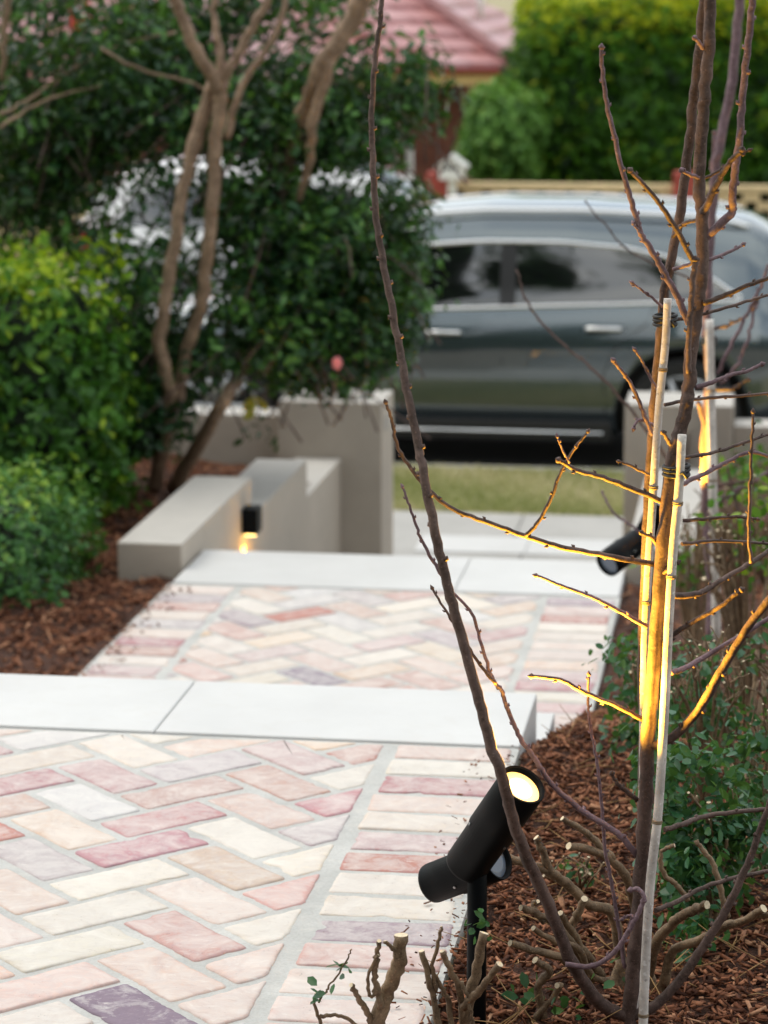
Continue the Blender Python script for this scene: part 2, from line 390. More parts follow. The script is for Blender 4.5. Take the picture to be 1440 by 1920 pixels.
# upper landing
polys = herring(-3.0, -.752, 3.2, 5.325, .123, .03, .02)+header(-.738, -.483, 3.2, 5.325, .1205, 4)
struct('upper_path', brick_mesh('upper_path', polys, LZ, 11), M['brick'])
bm = bmesh.new(); box(bm, -3.05, -.478, 3.1, 5.33, -1.2, LZ-.0024); struct('upper_path_bed', bm, M['mortar'])
polys = header(-1.97, -1.735, 6.62, 8.64, .118, 9)+herring(-1.722, -.70, 6.62, 8.64, .120, .05, .0)+header(-.69, -.452, 6.62, 8.64, .118, 21)
struct('lower_path', brick_mesh('lower_path', polys, 0.0, 12), M['brick'])
bm = bmesh.new(); box(bm, -1.975, -.445, 6.4, 8.645, -1.2, -.0024); struct('lower_path_bed', bm, M['mortar'])
# treads of the upper flight
def tread(name, segs, y0, y1, ztop, zbot, riser_to, th=.04):
    bm = bmesh.new()
    for a, b in segs: box(bm, a, b-.003, y0, y1, ztop-th, ztop, .004)
    return bm
SE = -.475
bm = tread('t', [(-3.05, -1.93), (-1.93, -1.255), (-1.255, SE)], 5.334, 5.752, LZ+.003, 0, 0, .15)
for (y0, y1, zt) in ((5.752, 6.13, .303), (6.13, 6.50, .153)):
    for a, b in ((-3.05, -1.6), (-1.6, SE+.012)): box(bm, a, b-.003, y0, y1, -.4, zt, .004)
struct('upper_steps', bm, M['stone'])
# lower flight
bm = bmesh.new()
for a, b in ((-1.965, -1.0), (-1.0, -.447)): box(bm, a, b-.003, 8.65, 9.17, -.16, .003, .004)
zz = .003-.158; y = 9.17
for k in range(5):
    box(bm, -1.965, -.447, y, y+.46, -1.3, zz, .004); y += .46; zz -= .158
box(bm, -1.965, -.447, y, 12.0, -1.3, VERGE+.01, .004)
for a, b in ((-1.78, -1.2), (-1.2, -.64)): box(bm, a, b-.004, 12.0+1.55, 13.95, -1.3, VERGE+.016, .003)
struct('lower_steps', bm, M['stone'])

# ------------------------------------------------------------------ rendered garden walls (stepping down) and gate pillars
def wall_block(bm, x0, x1, y0, y1, zt, zb=-1.3):
    box(bm, x0, x1, y0, y1, zb, zt, .006)
def paint_lit_tops(me):  # upward faces take the lightened tone
    for p in me.polygons:
        if p.normal.z > .8: p.material_index = 1
lw = thing('stepped_wall', 'low taupe rendered wall stepping down beside the stairs on the left, with the small lamp', 'wall', (-2.1, 10.6, -1))
for i, (y0, y1, zt) in enumerate(((8.85, 10.12, .09), (10.123, 11.42, -.075), (11.423, 12.395, -.245))):
    bm = bmesh.new(); wall_block(bm, -2.205, -1.975-.003*i, y0, y1, zt); o = obj('wall_section', bm, [M['render'], M['render_lit_top']], lw); paint_lit_tops(o.data)
rw = thing('stepped_wall', 'low taupe rendered wall stepping down beside the stairs on the right, behind the bare stems', 'wall', (-.35, 10.6, -1))
for i, (y0, y1, zt) in enumerate(((9.0, 10.35, .09), (10.353, 11.42, -.075), (11.423, 12.395, -.245))):
    bm = bmesh.new(); wall_block(bm, -.445+.003*i, -.215, y0, y1, zt); o = obj('wall_section', bm, [M['render'], M['render_lit_top']], rw); paint_lit_tops(o.data)
lp = thing('gate_pillar', 'taupe rendered gate pillar left of the opening, under the hanging leaves', 'pillar', (-2.03, 12.6, -1))
bm = bmesh.new(); box(bm, -2.285, -1.785, 12.4, 12.80, -1.3, .028, .007); o = obj('pillar_shaft', bm, [M['render'], M['render_lit_top']], lp); paint_lit_tops(o.data)
bm = bmesh.new(); box(bm, -2.20, -1.90, 12.46, 12.80, .026, .06, .006); obj('pillar_cap', bm, M['render_lit_top'], lp)
bm = bmesh.new(); box(bm, -1.786, -1.778, 12.50, 12.56, -.12, -.06, .002); obj('latch_plate', bm, M['kerb'], lp)
rp = thing('gate_pillar', 'taupe rendered gate pillar with top coloured as lit right of the opening, behind the bare stems', 'pillar', (-.38, 12.6, -1))
bm = bmesh.new(); box(bm, -.632, -.128, 12.4, 12.80, -1.3, .05, .007); o = obj('pillar_shaft', bm, [M['render'], M['render_lit_top']], rp); paint_lit_tops(o.data)
bw = thing('boundary_wall', 'low taupe wall along the street left of the gate, behind the tree trunks', 'wall', (-5, 12.6, -1))
bm = bmesh.new(); box(bm, -9, -2.29, 12.5, 12.72, -1.3, -.06, .006); o = obj('wall_panel', bm, [M['render'], M['render_lit_top']], bw); paint_lit_tops(o.data)
bw = thing('boundary_wall', 'low taupe wall along the street right of the gate, at the right edge', 'wall', (2, 12.6, -1))
bm = bmesh.new(); box(bm, -.123, 6, 12.5, 12.72, -1.3, -.06, .006); o = obj('wall_panel', bm, [M['render'], M['render_lit_top']], bw); paint_lit_tops(o.data)

# ------------------------------------------------------------------ mulch beds
def nz(X, Y, s, seed=0):
    return np.array([mnoise.noise(Vector((x*s+seed, y*s, seed*.7))) for x, y in zip(X, Y)])
def right_z(X, Y):
    z = np.interp(Y, [0, 4.0, 5.0, 5.6, 6.2, 7.0, 9.0, 12.4], [.39, .395, .405, .405, .27, .0, -.04, -.25])
    z = z+np.clip((X+.3), 0, 3)*.05
    edge = np.clip((-.40-X)/.08, 0, 1); low = np.interp(Y, [0, 5.3, 5.7, 6.5, 7, 12], [.428, .432, .33, .03, -.02, -.06])
    return z*(1-edge)+low*edge+nz(X, Y, 5)*.018+nz(X, Y, 16, 3)*.008
def left_z(X, Y):
    z = np.interp(Y, [5, 7.0, 8.8, 12.5], [.0, -.02, -.04, -.3]); z = np.where(Y > 9.5, np.minimum(z, -.06-(Y-9.5)*.09), z)
    return z+np.clip((-2.3-X), 0, 3)*.12+nz(X, Y, 4)*.03+nz(X, Y, 15, 3)*.012
V, F = grid(-.474, 3.5, 2.4, 12.5, 90, 220, right_z); V[:, 0] = np.where(V[:, 1] > 9.0, np.maximum(V[:, 0], -.33), V[:, 0]); me = np_mesh('right_bed', V, F); smooth(struct('right_bed', me, M['mulch']))
V, F = grid(-6, -1.972, 5.3, 12.5, 80, 150, left_z)
V2, F2 = V, F; V2[:, 0] = np.where(V2[:, 1] > 8.85, np.minimum(V2[:, 0], -2.1), V2[:, 0])
me = np_mesh('left_bed', V2, F2); smooth(struct('left_bed', me, M['mulch']))
def chips(name, n, xf, yf, zfun, L, W_, seed, tilt=.35):
    r = np.random.default_rng(seed); X = xf(r, n); Y = yf(r, n); Z = zfun(X, Y)
    l = L[0]+(L[1]*1.25-L[0])*r.random(n)**1.8; w = r.uniform(W_[0], W_[1], n); h = w*r.uniform(.15, .4, n)
    a = r.uniform(0, 6.283, n); ti = r.normal(0, tilt, n); ro = r.normal(0, tilt*1.3, n)
    d = np.stack([np.cos(a)*np.cos(ti), np.sin(a)*np.cos(ti), np.sin(ti)], 1); s = np.stack([-np.sin(a), np.cos(a), np.zeros(n)], 1)
    u = np.cross(d, s); s2 = s*np.cos(ro)[:, None]+u*np.sin(ro)[:, None]; u2 = np.cross(d, s2)
    c = np.stack([X, Y, Z+.002+r.random(n)*.014], 1)
    vs = []
    for sx, sy, sz in ((-1, -1, -1), (-1, 1, -1), (-1, 1, 1), (-1, -1, 1), (1, -1, -1), (1, 1, -1), (1, 1, 1), (1, -1, 1)):
        k = r.uniform(.35, 1, n) if sx > 0 else r.uniform(.5, 1, n)
        vs.append(c+d*(sx*l/2*r.uniform(.8, 1, n))[:, None]+s2*(sy*w/2*k)[:, None]+u2*(sz*h/2)[:, None])
    V = np.stack(vs, 1).reshape(-1, 3)
    q = np.array([(0, 3, 2, 1), (4, 5, 6, 7), (0, 1, 5, 4), (2, 3, 7, 6), (1, 2, 6, 5), (0, 4, 7, 3)])
    F = (np.arange(n)[:, None, None]*8+q[None]).reshape(-1, 4)
    me = np_mesh(name, V, F); vattr(me, 'tint', np.repeat(np.clip(r.beta(1.5, 1.9, n), 0, 1), 8)); return me
me = chips('bark_mulch', 42000, lambda r, n: -.47+r.random(n)**1.2*1.35, lambda r, n: 3.3+r.random(n)**1.3*3.9, right_z, (.006, .034), (.003, .011), 5)
tag(obj('bark_mulch', me, M['chips']), 'reddish brown bark mulch on the bed under the bare young tree', 'mulch', kind='stuff')
me = chips('bark_mulch', 13000, lambda r, n: -2.03-r.random(n)**1.2*1.5, lambda r, n: 6.6+r.random(n)*5.8, left_z, (.015, .06), (.005, .014), 6)
tag(obj('bark_mulch', me, M['chips']), 'reddish brown bark mulch on the bed left of the path', 'mulch', kind='stuff')
me = chips('bark_mulch', 5000, lambda r, n: -.44+r.random(n)*1.6, lambda r, n: 7.1+r.random(n)*3.5, right_z, (.015, .06), (.005, .014), 8)
tag(obj('bark_mulch', me, M['chips']), 'bark mulch on the far end of the right bed beside the stepped wall', 'mulch', kind='stuff')

# ------------------------------------------------------------------ leaves
def leaf_mesh(name, P, N, size, seed, aspect=.5, fold=.25, tint=None, updir=0.0):
    """P points (n,3), N rough normals (n,3) -> folded leaf of six corners each"""
    r = np.random.default_rng(seed); n = len(P)
    N = N/np.maximum(np.linalg.norm(N, axis=1, keepdims=True), 1e-6)
    t = r.normal(size=(n, 3)); t[:, 2] += updir; t -= N*np.sum(t*N, 1, keepdims=True); t /= np.maximum(np.linalg.norm(t, axis=1, keepdims=True), 1e-6)
    s = np.cross(N, t); L = size*r.uniform(.65, 1.25, n); wd = L*aspect*.5*r.uniform(.8, 1.15, n); fo = wd*fold
    def pt(a, b, c): return P+t*(L*a)[:, None]+s*(wd*b)[:, None]+N*(fo*c)[:, None]
    vs = np.stack([pt(-.5, 0, -.6), pt(-.22, .85, .7), pt(.18, .9, .7), pt(.5, 0, -1.0), pt(.18, -.9, .7), pt(-.22, -.85, .7)], 1).reshape(-1, 3)
    F = (np.arange(n)[:, None, None]*6+np.array([(0, 1, 2, 3), (0, 3, 4, 5)])[None]).reshape(-1, 4)
    me = np_mesh(name, vs, F)
    if tint is None: tint = np.clip(r.normal(.45, .22, n), 0, 1)
    vattr(me, 'tint', np.repeat(tint, 6)); return me
def join_core(me, bm_core):
    """append solid dark core (slot 1) to a leaf mesh"""
    bm = bmesh.new(); bm.from_mesh(me); lay = bm.verts.layers.float.get('tint')
    tmp = bpy.data.meshes.new('tmp'); bm_core.to_mesh(tmp); bm_core.free(); n0 = len(bm.faces); bm.from_mesh(tmp); bm.faces.ensure_lookup_table()
    for f in bm.faces[n0:]: f.material_index = 1
    bm.to_mesh(me); bm.free(); bpy.data.meshes.remove(tmp); return me
def lump(bm, c, r, seed, sub=3, amp=.25, fr=1.6, boxy=0.0):
    res = bmesh.ops.create_icosphere(bm, subdivisions=sub, radius=1.0)
    for v in res['verts']:
        d = v.co.copy()
        if boxy > 0:
            m = max(abs(d.x), abs(d.y), abs(d.z)); d = d.lerp(d/m, boxy)
        k = 1+amp*mnoise.noise(Vector((v.co.x*fr+seed, v.co.y*fr, v.co.z*fr)))
        v.co = Vector((c[0]+d.x*r[0]*k, c[1]+d.y*r[1]*k, c[2]+d.z*r[2]*k))
def hedge_leaves(c, r, n, seed, boxy=.75, amp=.12, fr=2.5, depth=.12, toplight=.0):
    """points over a lumpy boxy body, with outward normals"""
    rr = np.random.default_rng(seed); d = rr.normal(size=(n, 3)); d /= np.linalg.norm(d, axis=1, keepdims=True)
    m = np.max(np.abs(d), axis=1, keepdims=True); q = d*(1-boxy)+d/m*boxy
    k = np.array([1+amp*mnoise.noise(Vector((a[0]*fr+seed, a[1]*fr, a[2]*fr)))+amp*.7*mnoise.noise(Vector((a[0]*fr*3+seed, a[1]*fr*3, a[2]*fr*3))) for a in d])
    k *= 1-depth*rr.random(n)**1.5
    P = np.array(c)+q*np.array(r)*k[:, None]; N = d/np.array(r)*min(r); N = N/np.linalg.norm(N, axis=1, keepdims=True)+rr.normal(0, .6, (n, 3)); N[:, 2] += .35
    return P, N, d
def hedge(name, label, cat, c, r, n, size, mat, seed, boxy=.75, aspect=.5, tipfrac=.3, group=None, amp=.12, core=.8, depth=.12, fr=2.5):
    P, N, d = hedge_leaves(c, r, n, seed, boxy, amp=amp, depth=depth, fr=fr); rr = np.random.default_rng(seed+1)
    # leaf tint raised towards the top, light from above put into the colour
    young = np.clip((P[:, 2]-(c[2]+r[2]*.45))/(r[2]*.45), 0, 1)  # height weight for the painted top light
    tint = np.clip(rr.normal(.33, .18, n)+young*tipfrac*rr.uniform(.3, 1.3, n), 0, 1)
    me = leaf_mesh(name, P, N, size, seed+2, aspect, tint=tint)
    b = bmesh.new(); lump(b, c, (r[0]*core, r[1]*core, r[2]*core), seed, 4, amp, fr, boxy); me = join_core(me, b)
    o = obj(name, me, [mat, M['core']]); return tag(o, label, cat, group)

# left: clipped hedges beside the path
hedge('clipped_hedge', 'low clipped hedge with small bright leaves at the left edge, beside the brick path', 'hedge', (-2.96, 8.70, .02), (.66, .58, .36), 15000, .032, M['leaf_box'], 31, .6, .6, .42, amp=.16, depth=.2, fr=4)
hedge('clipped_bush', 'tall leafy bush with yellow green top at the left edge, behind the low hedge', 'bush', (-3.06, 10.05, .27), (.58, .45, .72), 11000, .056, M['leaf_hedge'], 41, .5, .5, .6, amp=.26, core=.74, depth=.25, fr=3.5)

# ------------------------------------------------------------------ cars
def paint(name, col, metal, rough=.28):
    t = NT(name); f = t.noise(900, 2); t.base(t.ramp(f, [(.3, tuple(c*.93 for c in col)), (.7, tuple(c*1.07 for c in col))]))
    t.set(Metallic=metal, Roughness=rough); t.p.inputs['Coat Weight'].default_value = 1.0; t.p.inputs['Coat Roughness'].default_value = .04; t.p.inputs['Coat IOR'].default_value = 1.9 if metal > .5 else 1.5; return t.m
M['paint_grey'] = paint('grey_metallic_paint', (.085, .115, .13), .8, .22)
M['paint_white'] = paint('white_car_paint', (.80, .80, .80), 0.0, .35)
M['chrome'] = simple('satin_chrome', (.86, .87, .88), .30, 1.0, .03, 50, 0)
M['tint_glass'] = simple('tinted_car_glass', (.003, .004, .004), .03, 0.0, .1, 5, 0, .5)
M['tint_glass'].node_tree.nodes['Principled BSDF'].inputs['IOR'].default_value = 2.3
M['rubber'] = simple('tyre_rubber', (.015, .015, .015), .8); M['trim'] = simple('black_plastic_trim', (.012, .012, .013), .45)
M['alloy'] = simple('alloy_rim', (.45, .46, .47), .3, .9, .05, 40, 0)
M['red_lens'] = simple('red_tail_lens', (.55, .015, .02), .15); M['clear_lens'] = simple('headlamp_lens', (.6, .62, .65), .08)
def make_car(cname, label, T, loc, mats, group='cars parked along the street'):
    root = thing(cname, label, 'car', (0, 0, 0), group); L = T['L']
    f = lambda k, x: float(np.interp(x, T[k][0], T[k][1]))
    def half(x):
        w = f('w', x); zb = f('zb', x); zs = f('zs', x); zr = max(f('zr', x), zs+.02); wr = f('wr', x); g = zr-zs
        pts = [(0, zb), (w*.86, zb), (w*.955, zb+.05), (w*.985, zb+.22), (w*1.0, zb+(zs-zb)*.50), (w*.998, zb+(zs-zb)*.66), (w*.985, zb+(zs-zb)*.78), (w*.955, zb+(zs-zb)*.90), (w*.905, zs)]
        a = w*.885
        pts += [(a+(wr-a)*.12, zs+g*.14), (a+(wr-a)*.42, zs+g*.45), (a+(wr-a)*.74, zs+g*.74), (wr*.955, zs+g*.865), (wr*.84, zs+g*.935), (wr*.55, zs+g*.98), (0, zr)]
        return pts
    def side_y(x, z):
        h = half(x)[1:13]; 
        for (y0, z0), (y1, z1) in zip(h, h[1:]):
            if z0 <= z <= z1: return y0+(y1-y0)*(z-z0)/max(z1-z0, 1e-6)
        return h[-1][0]
    P = lambda x, y, z: Vector((L/2-x, y, z))
    xs = sorted(set(list(np.linspace(0, L, 60))+T['w'][0]+T['zr'][0]))
    bm = bmesh.new(); rings = []
    for x in xs:
        h = half(x); full = [(-y, z) for y, z in h]+[(y, z) for y, z in reversed(h[1:-1])]
        rings.append([bm.verts.new(P(x, y, z)) for y, z in full])
    n = len(rings[0])
    for a, b in zip(rings, rings[1:]):
        for k in range(n): bm.faces.new((a[k], a[(k+1) % n], b[(k+1) % n], b[k])).smooth = True
    bm.faces.new(list(reversed(rings[0]))); bm.faces.new(rings[-1]); bmesh.ops.recalc_face_normals(bm, faces=bm.faces)
    body = obj('body', bm, [mats['paint'], M['trim']], None)
    cb = bmesh.new()
    for wx in T['wheels']:
        for sg in (-1, 1):
            res = bmesh.ops.create_cone(cb, cap_ends=True, segments=40, radius1=T['arch'], radius2=T['arch'], depth=.5)
            for v in res['verts']: v.co = Matrix.Translation(P(wx, sg*(f('w', wx)-.02), T['wr_']+.01)) @ Matrix.Rotation(R(90), 4, 'X') @ v.co
    for fc in cb.faces: fc.material_index = 1
    cut = obj('cut', cb, [mats['paint'], M['trim']]); md = body.modifiers.new('b', 'BOOLEAN'); md.object = cut; md.operation = 'DIFFERENCE'; md.solver = 'EXACT'
    dg = bpy.context.evaluated_depsgraph_get(); me2 = bpy.data.meshes.new_from_object(body.evaluated_get(dg)); body.modifiers.clear(); body.data = me2
    bpy.data.objects.remove(cut); body.parent = root
    def panel(name, x0, x1, zbf, ztf, mat, off=.006, nx=26, nzz=7, sides=(-1, 1), parent=None):
        res = []
        for sg in sides:
            bm = bmesh.new(); g = []
            for i in range(nx+1):
                x = x0+(x1-x0)*i/nx; a, b = zbf(x), ztf(x); b = max(b, a+.004)
                g.append([bm.verts.new(P(x, sg*(side_y(x, a+(b-a)*j/nzz)+off), a+(b-a)*j/nzz)) for j in range(nzz+1)])
            for i in range(nx):
                for j in range(nzz):
                    q = (g[i][j], g[i+1][j], g[i+1][j+1], g[i][j+1]); bm.faces.new(q if sg < 0 else q[::-1]).smooth = True
            res.append(obj(name, bm, mat, parent or root))
        return res
    def line(name, xz, r, mat, off=.004, sides=(-1, 1), parent=None):
        for sg in sides:
            bm = bmesh.new(); tube(bm, [P(x, sg*(side_y(x, z)+off), z) for x, z in xz], r, 6); obj(name, bm, mat, parent or root)
    zb_ = lambda x: f('gb', x); zt_ = lambda x: f('gt', x)
    for a, b in T['windows']: panel('window', a, b, zb_, zt_, mats['glass'])
    for a, b in T['pillars']: panel('door_pillar', a, b, zb_, zt_, M['trim'], .004, 3)
    gx = np.linspace(T['windows'][0][0]-.02, T['windows'][-1][1]+.02, 50)
    if mats.get('chrome'):
        line('window_trim', [(x, zt_(x)+.008) for x in gx], .014, mats['chrome']); line('belt_trim', [(x, zb_(x)-.006) for x in gx], .013, mats['chrome'])
    for xz in T['lines']: line('door_seam', xz, .0045, M['trim'], .0005)
    for x, z in T['handles']:
        for sg in (-1, 1):
            bm = bmesh.new(); y = side_y(x, z); box(bm, x-.11, x+.11, sg*(y+.004)-.004, sg*(y+.004)+.004, z-.035, z+.015, .003)
            for v in bm.verts: v.co.x = L/2-v.co.x
            bmesh.ops.reverse_faces(bm, faces=bm.faces); hd = obj('door_handle', bm, M['trim'], root)
            bm = bmesh.new(); tube(bm, [P(x-.11, sg*(y+.012), z), P(x-.09, sg*(y+.03), z+.004), P(x+.09, sg*(y+.03), z+.004), P(x+.11, sg*(y+.012), z)], .014, 8); obj('grip', bm, mats.get('chrome') or mats['paint'], hd)
    for sg in (-1, 1):
        bm = bmesh.new(); x0, x1 = T['wheels'][0]+T['arch']+.02, T['wheels'][1]-T['arch']-.02; zb = f('zb', 2); y = f('w', 2)
        box(bm, L/2-x1, L/2-x0, min(sg*(y-.10), sg*(y+.012)), max(sg*(y-.10), sg*(y+.012)), zb-.03, zb+.10, .012); sk = obj('side_skirt', bm, M['trim'], root)
        if mats.get('chrome'):
            bm = bmesh.new(); tube(bm, [P(x0+.05, sg*(y+.012), zb+.03), P(x1-.05, sg*(y+.012), zb+.03)], .011, 8); obj('skirt_strip', bm, mats['chrome'], sk)
    for wx in T['wheels']:
        for sg in (-1, 1):
            r = T['wr_']; w = f('w', wx); c = P(wx, sg*(w-.23), r); ax = Vector((0, sg, 0))
            bm = bmesh.new(); lathe(bm, c, ax, [(.0, r-.10), (.0, r-.02), (.03, r), (.18, r), (.215, r-.025), (.21, r-.10), (.17, r-.115)], 40); tyre = obj('wheel', bm, M['rubber'], root)
            bm = bmesh.new(); lathe(bm, c, ax, [(.02, r-.11), (.20, r-.105), (.205, r-.12), (.17, r-.135), (.12, r-.14)], 40)
            for k in range(10):
                a = 2*math.pi*k/10; d = Vector((math.cos(a), 0, math.sin(a))); tube(bm, [c+ax*.185+d*.03, c+ax*.19+d*(r-.12)], [.03, .018], 6)
            lathe(bm, c+ax*.14, ax, [(0, .07), (.05, .07), (.06, .05)], 20); obj('rim', bm, M['alloy'], tyre)
    if T.get('rails'):
        for sg in (-1, 1):
            bm = bmesh.new(); pts = []
            for x in np.linspace(T['rails'][0], T['rails'][1], 24):
                h = half(x); e = min(1, min(x-T['rails'][0], T['rails'][1]-x)/.15); pts.append(P(x, sg*(h[12][0]-.015), h[12][1]+.018+.03*e))
            tube(bm, pts, .017, 8); obj('roof_rail', bm, mats['chrome'], root)
    if T.get('sunroof'):
        a, b = T['sunroof']; bm = bmesh.new(); g = []
        for i in range(13):
            x = a+(b-a)*i/12; h = half(x); g.append([bm.verts.new(P(x, yy*h[13][0]*.86, h[14][1]+.006+(h[15][1]-h[14][1])*(1-abs(yy)) - (.012 if abs(yy) > .9 else 0))) for yy in (-1, -.6, 0, .6, 1)])
        for i in range(12):
            for j in range(4): bm.faces.new((g[i][j], g[i+1][j], g[i+1][j+1], g[i][j+1])).smooth = True
        bmesh.ops.recalc_face_normals(bm, faces=bm.faces); obj('sunroof', bm, mats['glass'], root)
    # windscreen and rear window follow the loft between two stations
    def screen(name, xa, xb):
        bm = bmesh.new(); g = []
        for i in range(11):
            x = xa+(xb-xa)*i/10; h = half(x); w = h[13][0]*.95; g.append([bm.verts.new(P(x+.004*(1 if xb > 3 else -1), w*yy, (h[15][1]*(1-abs(yy))+h[13][1]*abs(yy))+.012)) for yy in (-1, -.5, 0, .5, 1)])
        for i in range(10):
            for j in range(4): bm.faces.new((g[i][j], g[i+1][j], g[i+1][j+1], g[i][j+1])).smooth = True
        bmesh.ops.recalc_face_normals(bm, faces=bm.faces); obj(name, bm, mats['glass'], root)
    screen('windscreen', *T['windscreen']); screen('rear_window', *T['rear'])
    for sg in (-1, 1):
        bm = bmesh.new(); x, z = T['mirror']; y = f('w', x)
        lump(bm, P(x, sg*(y+.07), z), (.07, .11, .075), 3, 3, .1, 1, .5)
        tube(bm, [P(x, sg*(y-.08), z-.05), P(x, sg*(y+.03), z-.03)], .025, 8); smooth(obj('wing_mirror', bm, mats['paint'], root))
        tl = T['tail']; y = f('w', tl[0]); bm = bmesh.new(); lump(bm, P(tl[0], sg*(y-.07), tl[1]), (tl[2], .10, tl[3]), 2, 3, .05, 1, .7); smooth(obj('tail_light', bm, M['red_lens'], root))
        hl = T['head']; y = f('w', hl[0]); bm = bmesh.new(); lump(bm, P(hl[0], sg*(y-.10), hl[1]), (.16, .12, .07), 2, 3, .05, 1, .6); smooth(obj('headlight', bm, M['clear_lens'], root))
    bm = bmesh.new(); box(bm, -.006, .006, -.26, .26, T['tail'][1]-.20, T['tail'][1]-.09, .003)
    for v in bm.verts: v.co.x += L/2+.004
    obj('number_plate', bm, M['clear_lens'], root); root.location = loc
    return root
xa = W(1152, 765, 16.42).x; xb = W(527, 745, 16.42).x; AR = .415
SUV = dict(L=4.7, arch=AR, wr_=.36, wheels=[.93, .93+(xa-xb)+2*AR],
    w=([0, .12, .45, 1.0, 3.7, 4.25, 4.55, 4.7], [.68, .82, .91, .945, .945, .91, .82, .62]),
    zb=([0, .4, .8, 3.9, 4.7], [.38, .26, .22, .22, .32]),
    zs=([0, .25, .7, 1.4, 2.4, 3.2, 3.6, 4.1, 4.5, 4.7], [.90, 1.02, 1.055, 1.03, .985, .945, .93, .88, .76, .60]),
    zr=([0, .08, .24, .42, .54, .9, 1.6, 2.2, 2.6, 2.95, 3.3, 3.62, 4.1, 4.5, 4.7], [.98, 1.10, 1.22, 1.50, 1.555, 1.60, 1.635, 1.635, 1.60, 1.50, 1.27, 1.07, .99, .86, .66]),
    wr=([0, .45, 1.0, 2.4, 2.9, 3.4, 3.7, 4.4, 4.7], [.58, .56, .63, .65, .66, .70, .76, .72, .50]),
    gb=([.55, 3.4], [1.085, .965]), gt=([.60, .80, 1.02, 1.3, 1.7, 2.2, 2.6, 2.95, 3.25, 3.4], [1.09, 1.22, 1.32, 1.375, 1.405, 1.405, 1.375, 1.28, 1.12, 1.01]),
    windows=[(.60, 1.02), (1.06, 1.98), (2.08, 3.36)], pillars=[(1.02, 1.06), (1.98, 2.08)],
    lines=[[(2.06, .98), (2.05, .7), (2.03, .30)], [(1.10, 1.07), (1.16, .93), (1.34, .80), (1.42, .62), (1.40, .35)], [(3.12, .95), (3.16, .7), (3.14, .3)], [(3.3, .30), (1.40, .32)]],
    handles=[(1.42, .90), (2.42, .86)], rails=(.55, 2.75), sunroof=None, windscreen=(2.75, 3.5), rear=(.12, .40), mirror=(3.05, 1.05), tail=(.10, .92, .10, .07), head=(4.42, .72))
YC = 16.42+.945
suv = make_car('parked_suv', 'dark silver suv with chrome window trim parked behind the gate pillars', SUV, (xa+AR+.93-4.7/2, YC, STREET),
               dict(paint=M['paint_grey'], glass=M['tint_glass'], chrome=M['chrome']))
HB = dict(L=4.45, arch=.36, wr_=.32, wheels=[.85, 3.5],
    w=([0, .12, .5, 1.0, 3.6, 4.1, 4.35, 4.45], [.70, .82, .88, .90, .90, .85, .72, .5]),
    zb=([0, .4, .8, 3.7, 4.45], [.34, .22, .19, .19, .26]),
    zs=([0, .3, 1.4, 3.0, 3.5, 4.0, 4.3, 4.45], [.92, .96, .95, .89, .86, .80, .68, .52]),
    zr=([0, .08, .22, .38, .7, 1.5, 2.1, 2.5, 2.95, 3.3, 3.6, 4.1, 4.45], [.97, 1.05, 1.32, 1.46, 1.52, 1.55, 1.54, 1.44, 1.18, .98, .92, .84, .56]),
    wr=([0, .3, 1.0, 2.4, 3.0, 3.5, 4.2, 4.45], [.70, .60, .60, .60, .66, .74, .66, .4]),
    gb=([.6, 3.2], [.99, .93]), gt=([.38, .5, .8, 1.5, 2.0, 2.4, 2.8, 3.1], [1.02, 1.22, 1.32, 1.35, 1.34, 1.27, 1.10, .95]),
    windows=[(.40, .85), (.92, 1.75), (1.83, 3.0)], pillars=[(.85, .92), (1.75, 1.83)], lines=[[(1.80, .94), (1.78, .3)], [(2.95, .9), (3.0, .3)]],
    handles=[(1.35, .80), (2.1, .78)], windscreen=(2.35, 3.1), rear=(.1, .3), mirror=(2.85, .96), tail=(.12, .86, .11, .10), head=(4.2, .64))
xr = W(120, 380, 21.6).x
def flip(T): return T
wc = make_car('parked_car', 'white car with red tail light parked across the street, seen through the leaves', HB, (0, 0, 0), dict(paint=M['paint_white'], glass=M['tint_glass']))
wc.location = (xr+4.45/2, 22.6, STREET); wc.rotation_euler = (0, 0, math.pi)

# ------------------------------------------------------------------ house across the street
def mat_tile():
    t = NT('terracotta_tiles'); a = t.noise(1.6, 4, .6); b = t.noise(14, 4)
    br = t.n('ShaderNodeTexBrick'); br.inputs['Scale'].default_value = 1.0; br.inputs['Brick Width'].default_value = .32; br.inputs['Row Height'].default_value = 50
    br.inputs['Mortar Size'].default_value = .012; br.inputs['Color1'].default_value = (.36, .13, .12, 1); br.inputs['Color2'].default_value = (.60, .35, .35, 1); br.inputs['Mortar'].default_value = (.2, .08, .07, 1)
    br.offset = 0; sx = t.n('ShaderNodeSeparateXYZ'); t.l(t.coord(), sx.inputs[0]); cb = t.n('ShaderNodeCombineXYZ')
    t.l(t.math('ADD', sx.outputs[0], sx.outputs[1]), cb.inputs[0]); t.l(sx.outputs[2], cb.inputs[1]); t.l(cb.outputs[0], br.inputs['Vector'])
    c = t.mix(t.ramp(a, [(.35, 0.0), (.7, .6)]), br.outputs[0], (.50, .36, .40)); c = t.mix(t.ramp(b, [(.5, 0.0), (.8, .35)]), c, (.42, .13, .09))
    t.base(c); t.set(Roughness=.5); t.bump(b, .3, .02); return t.m
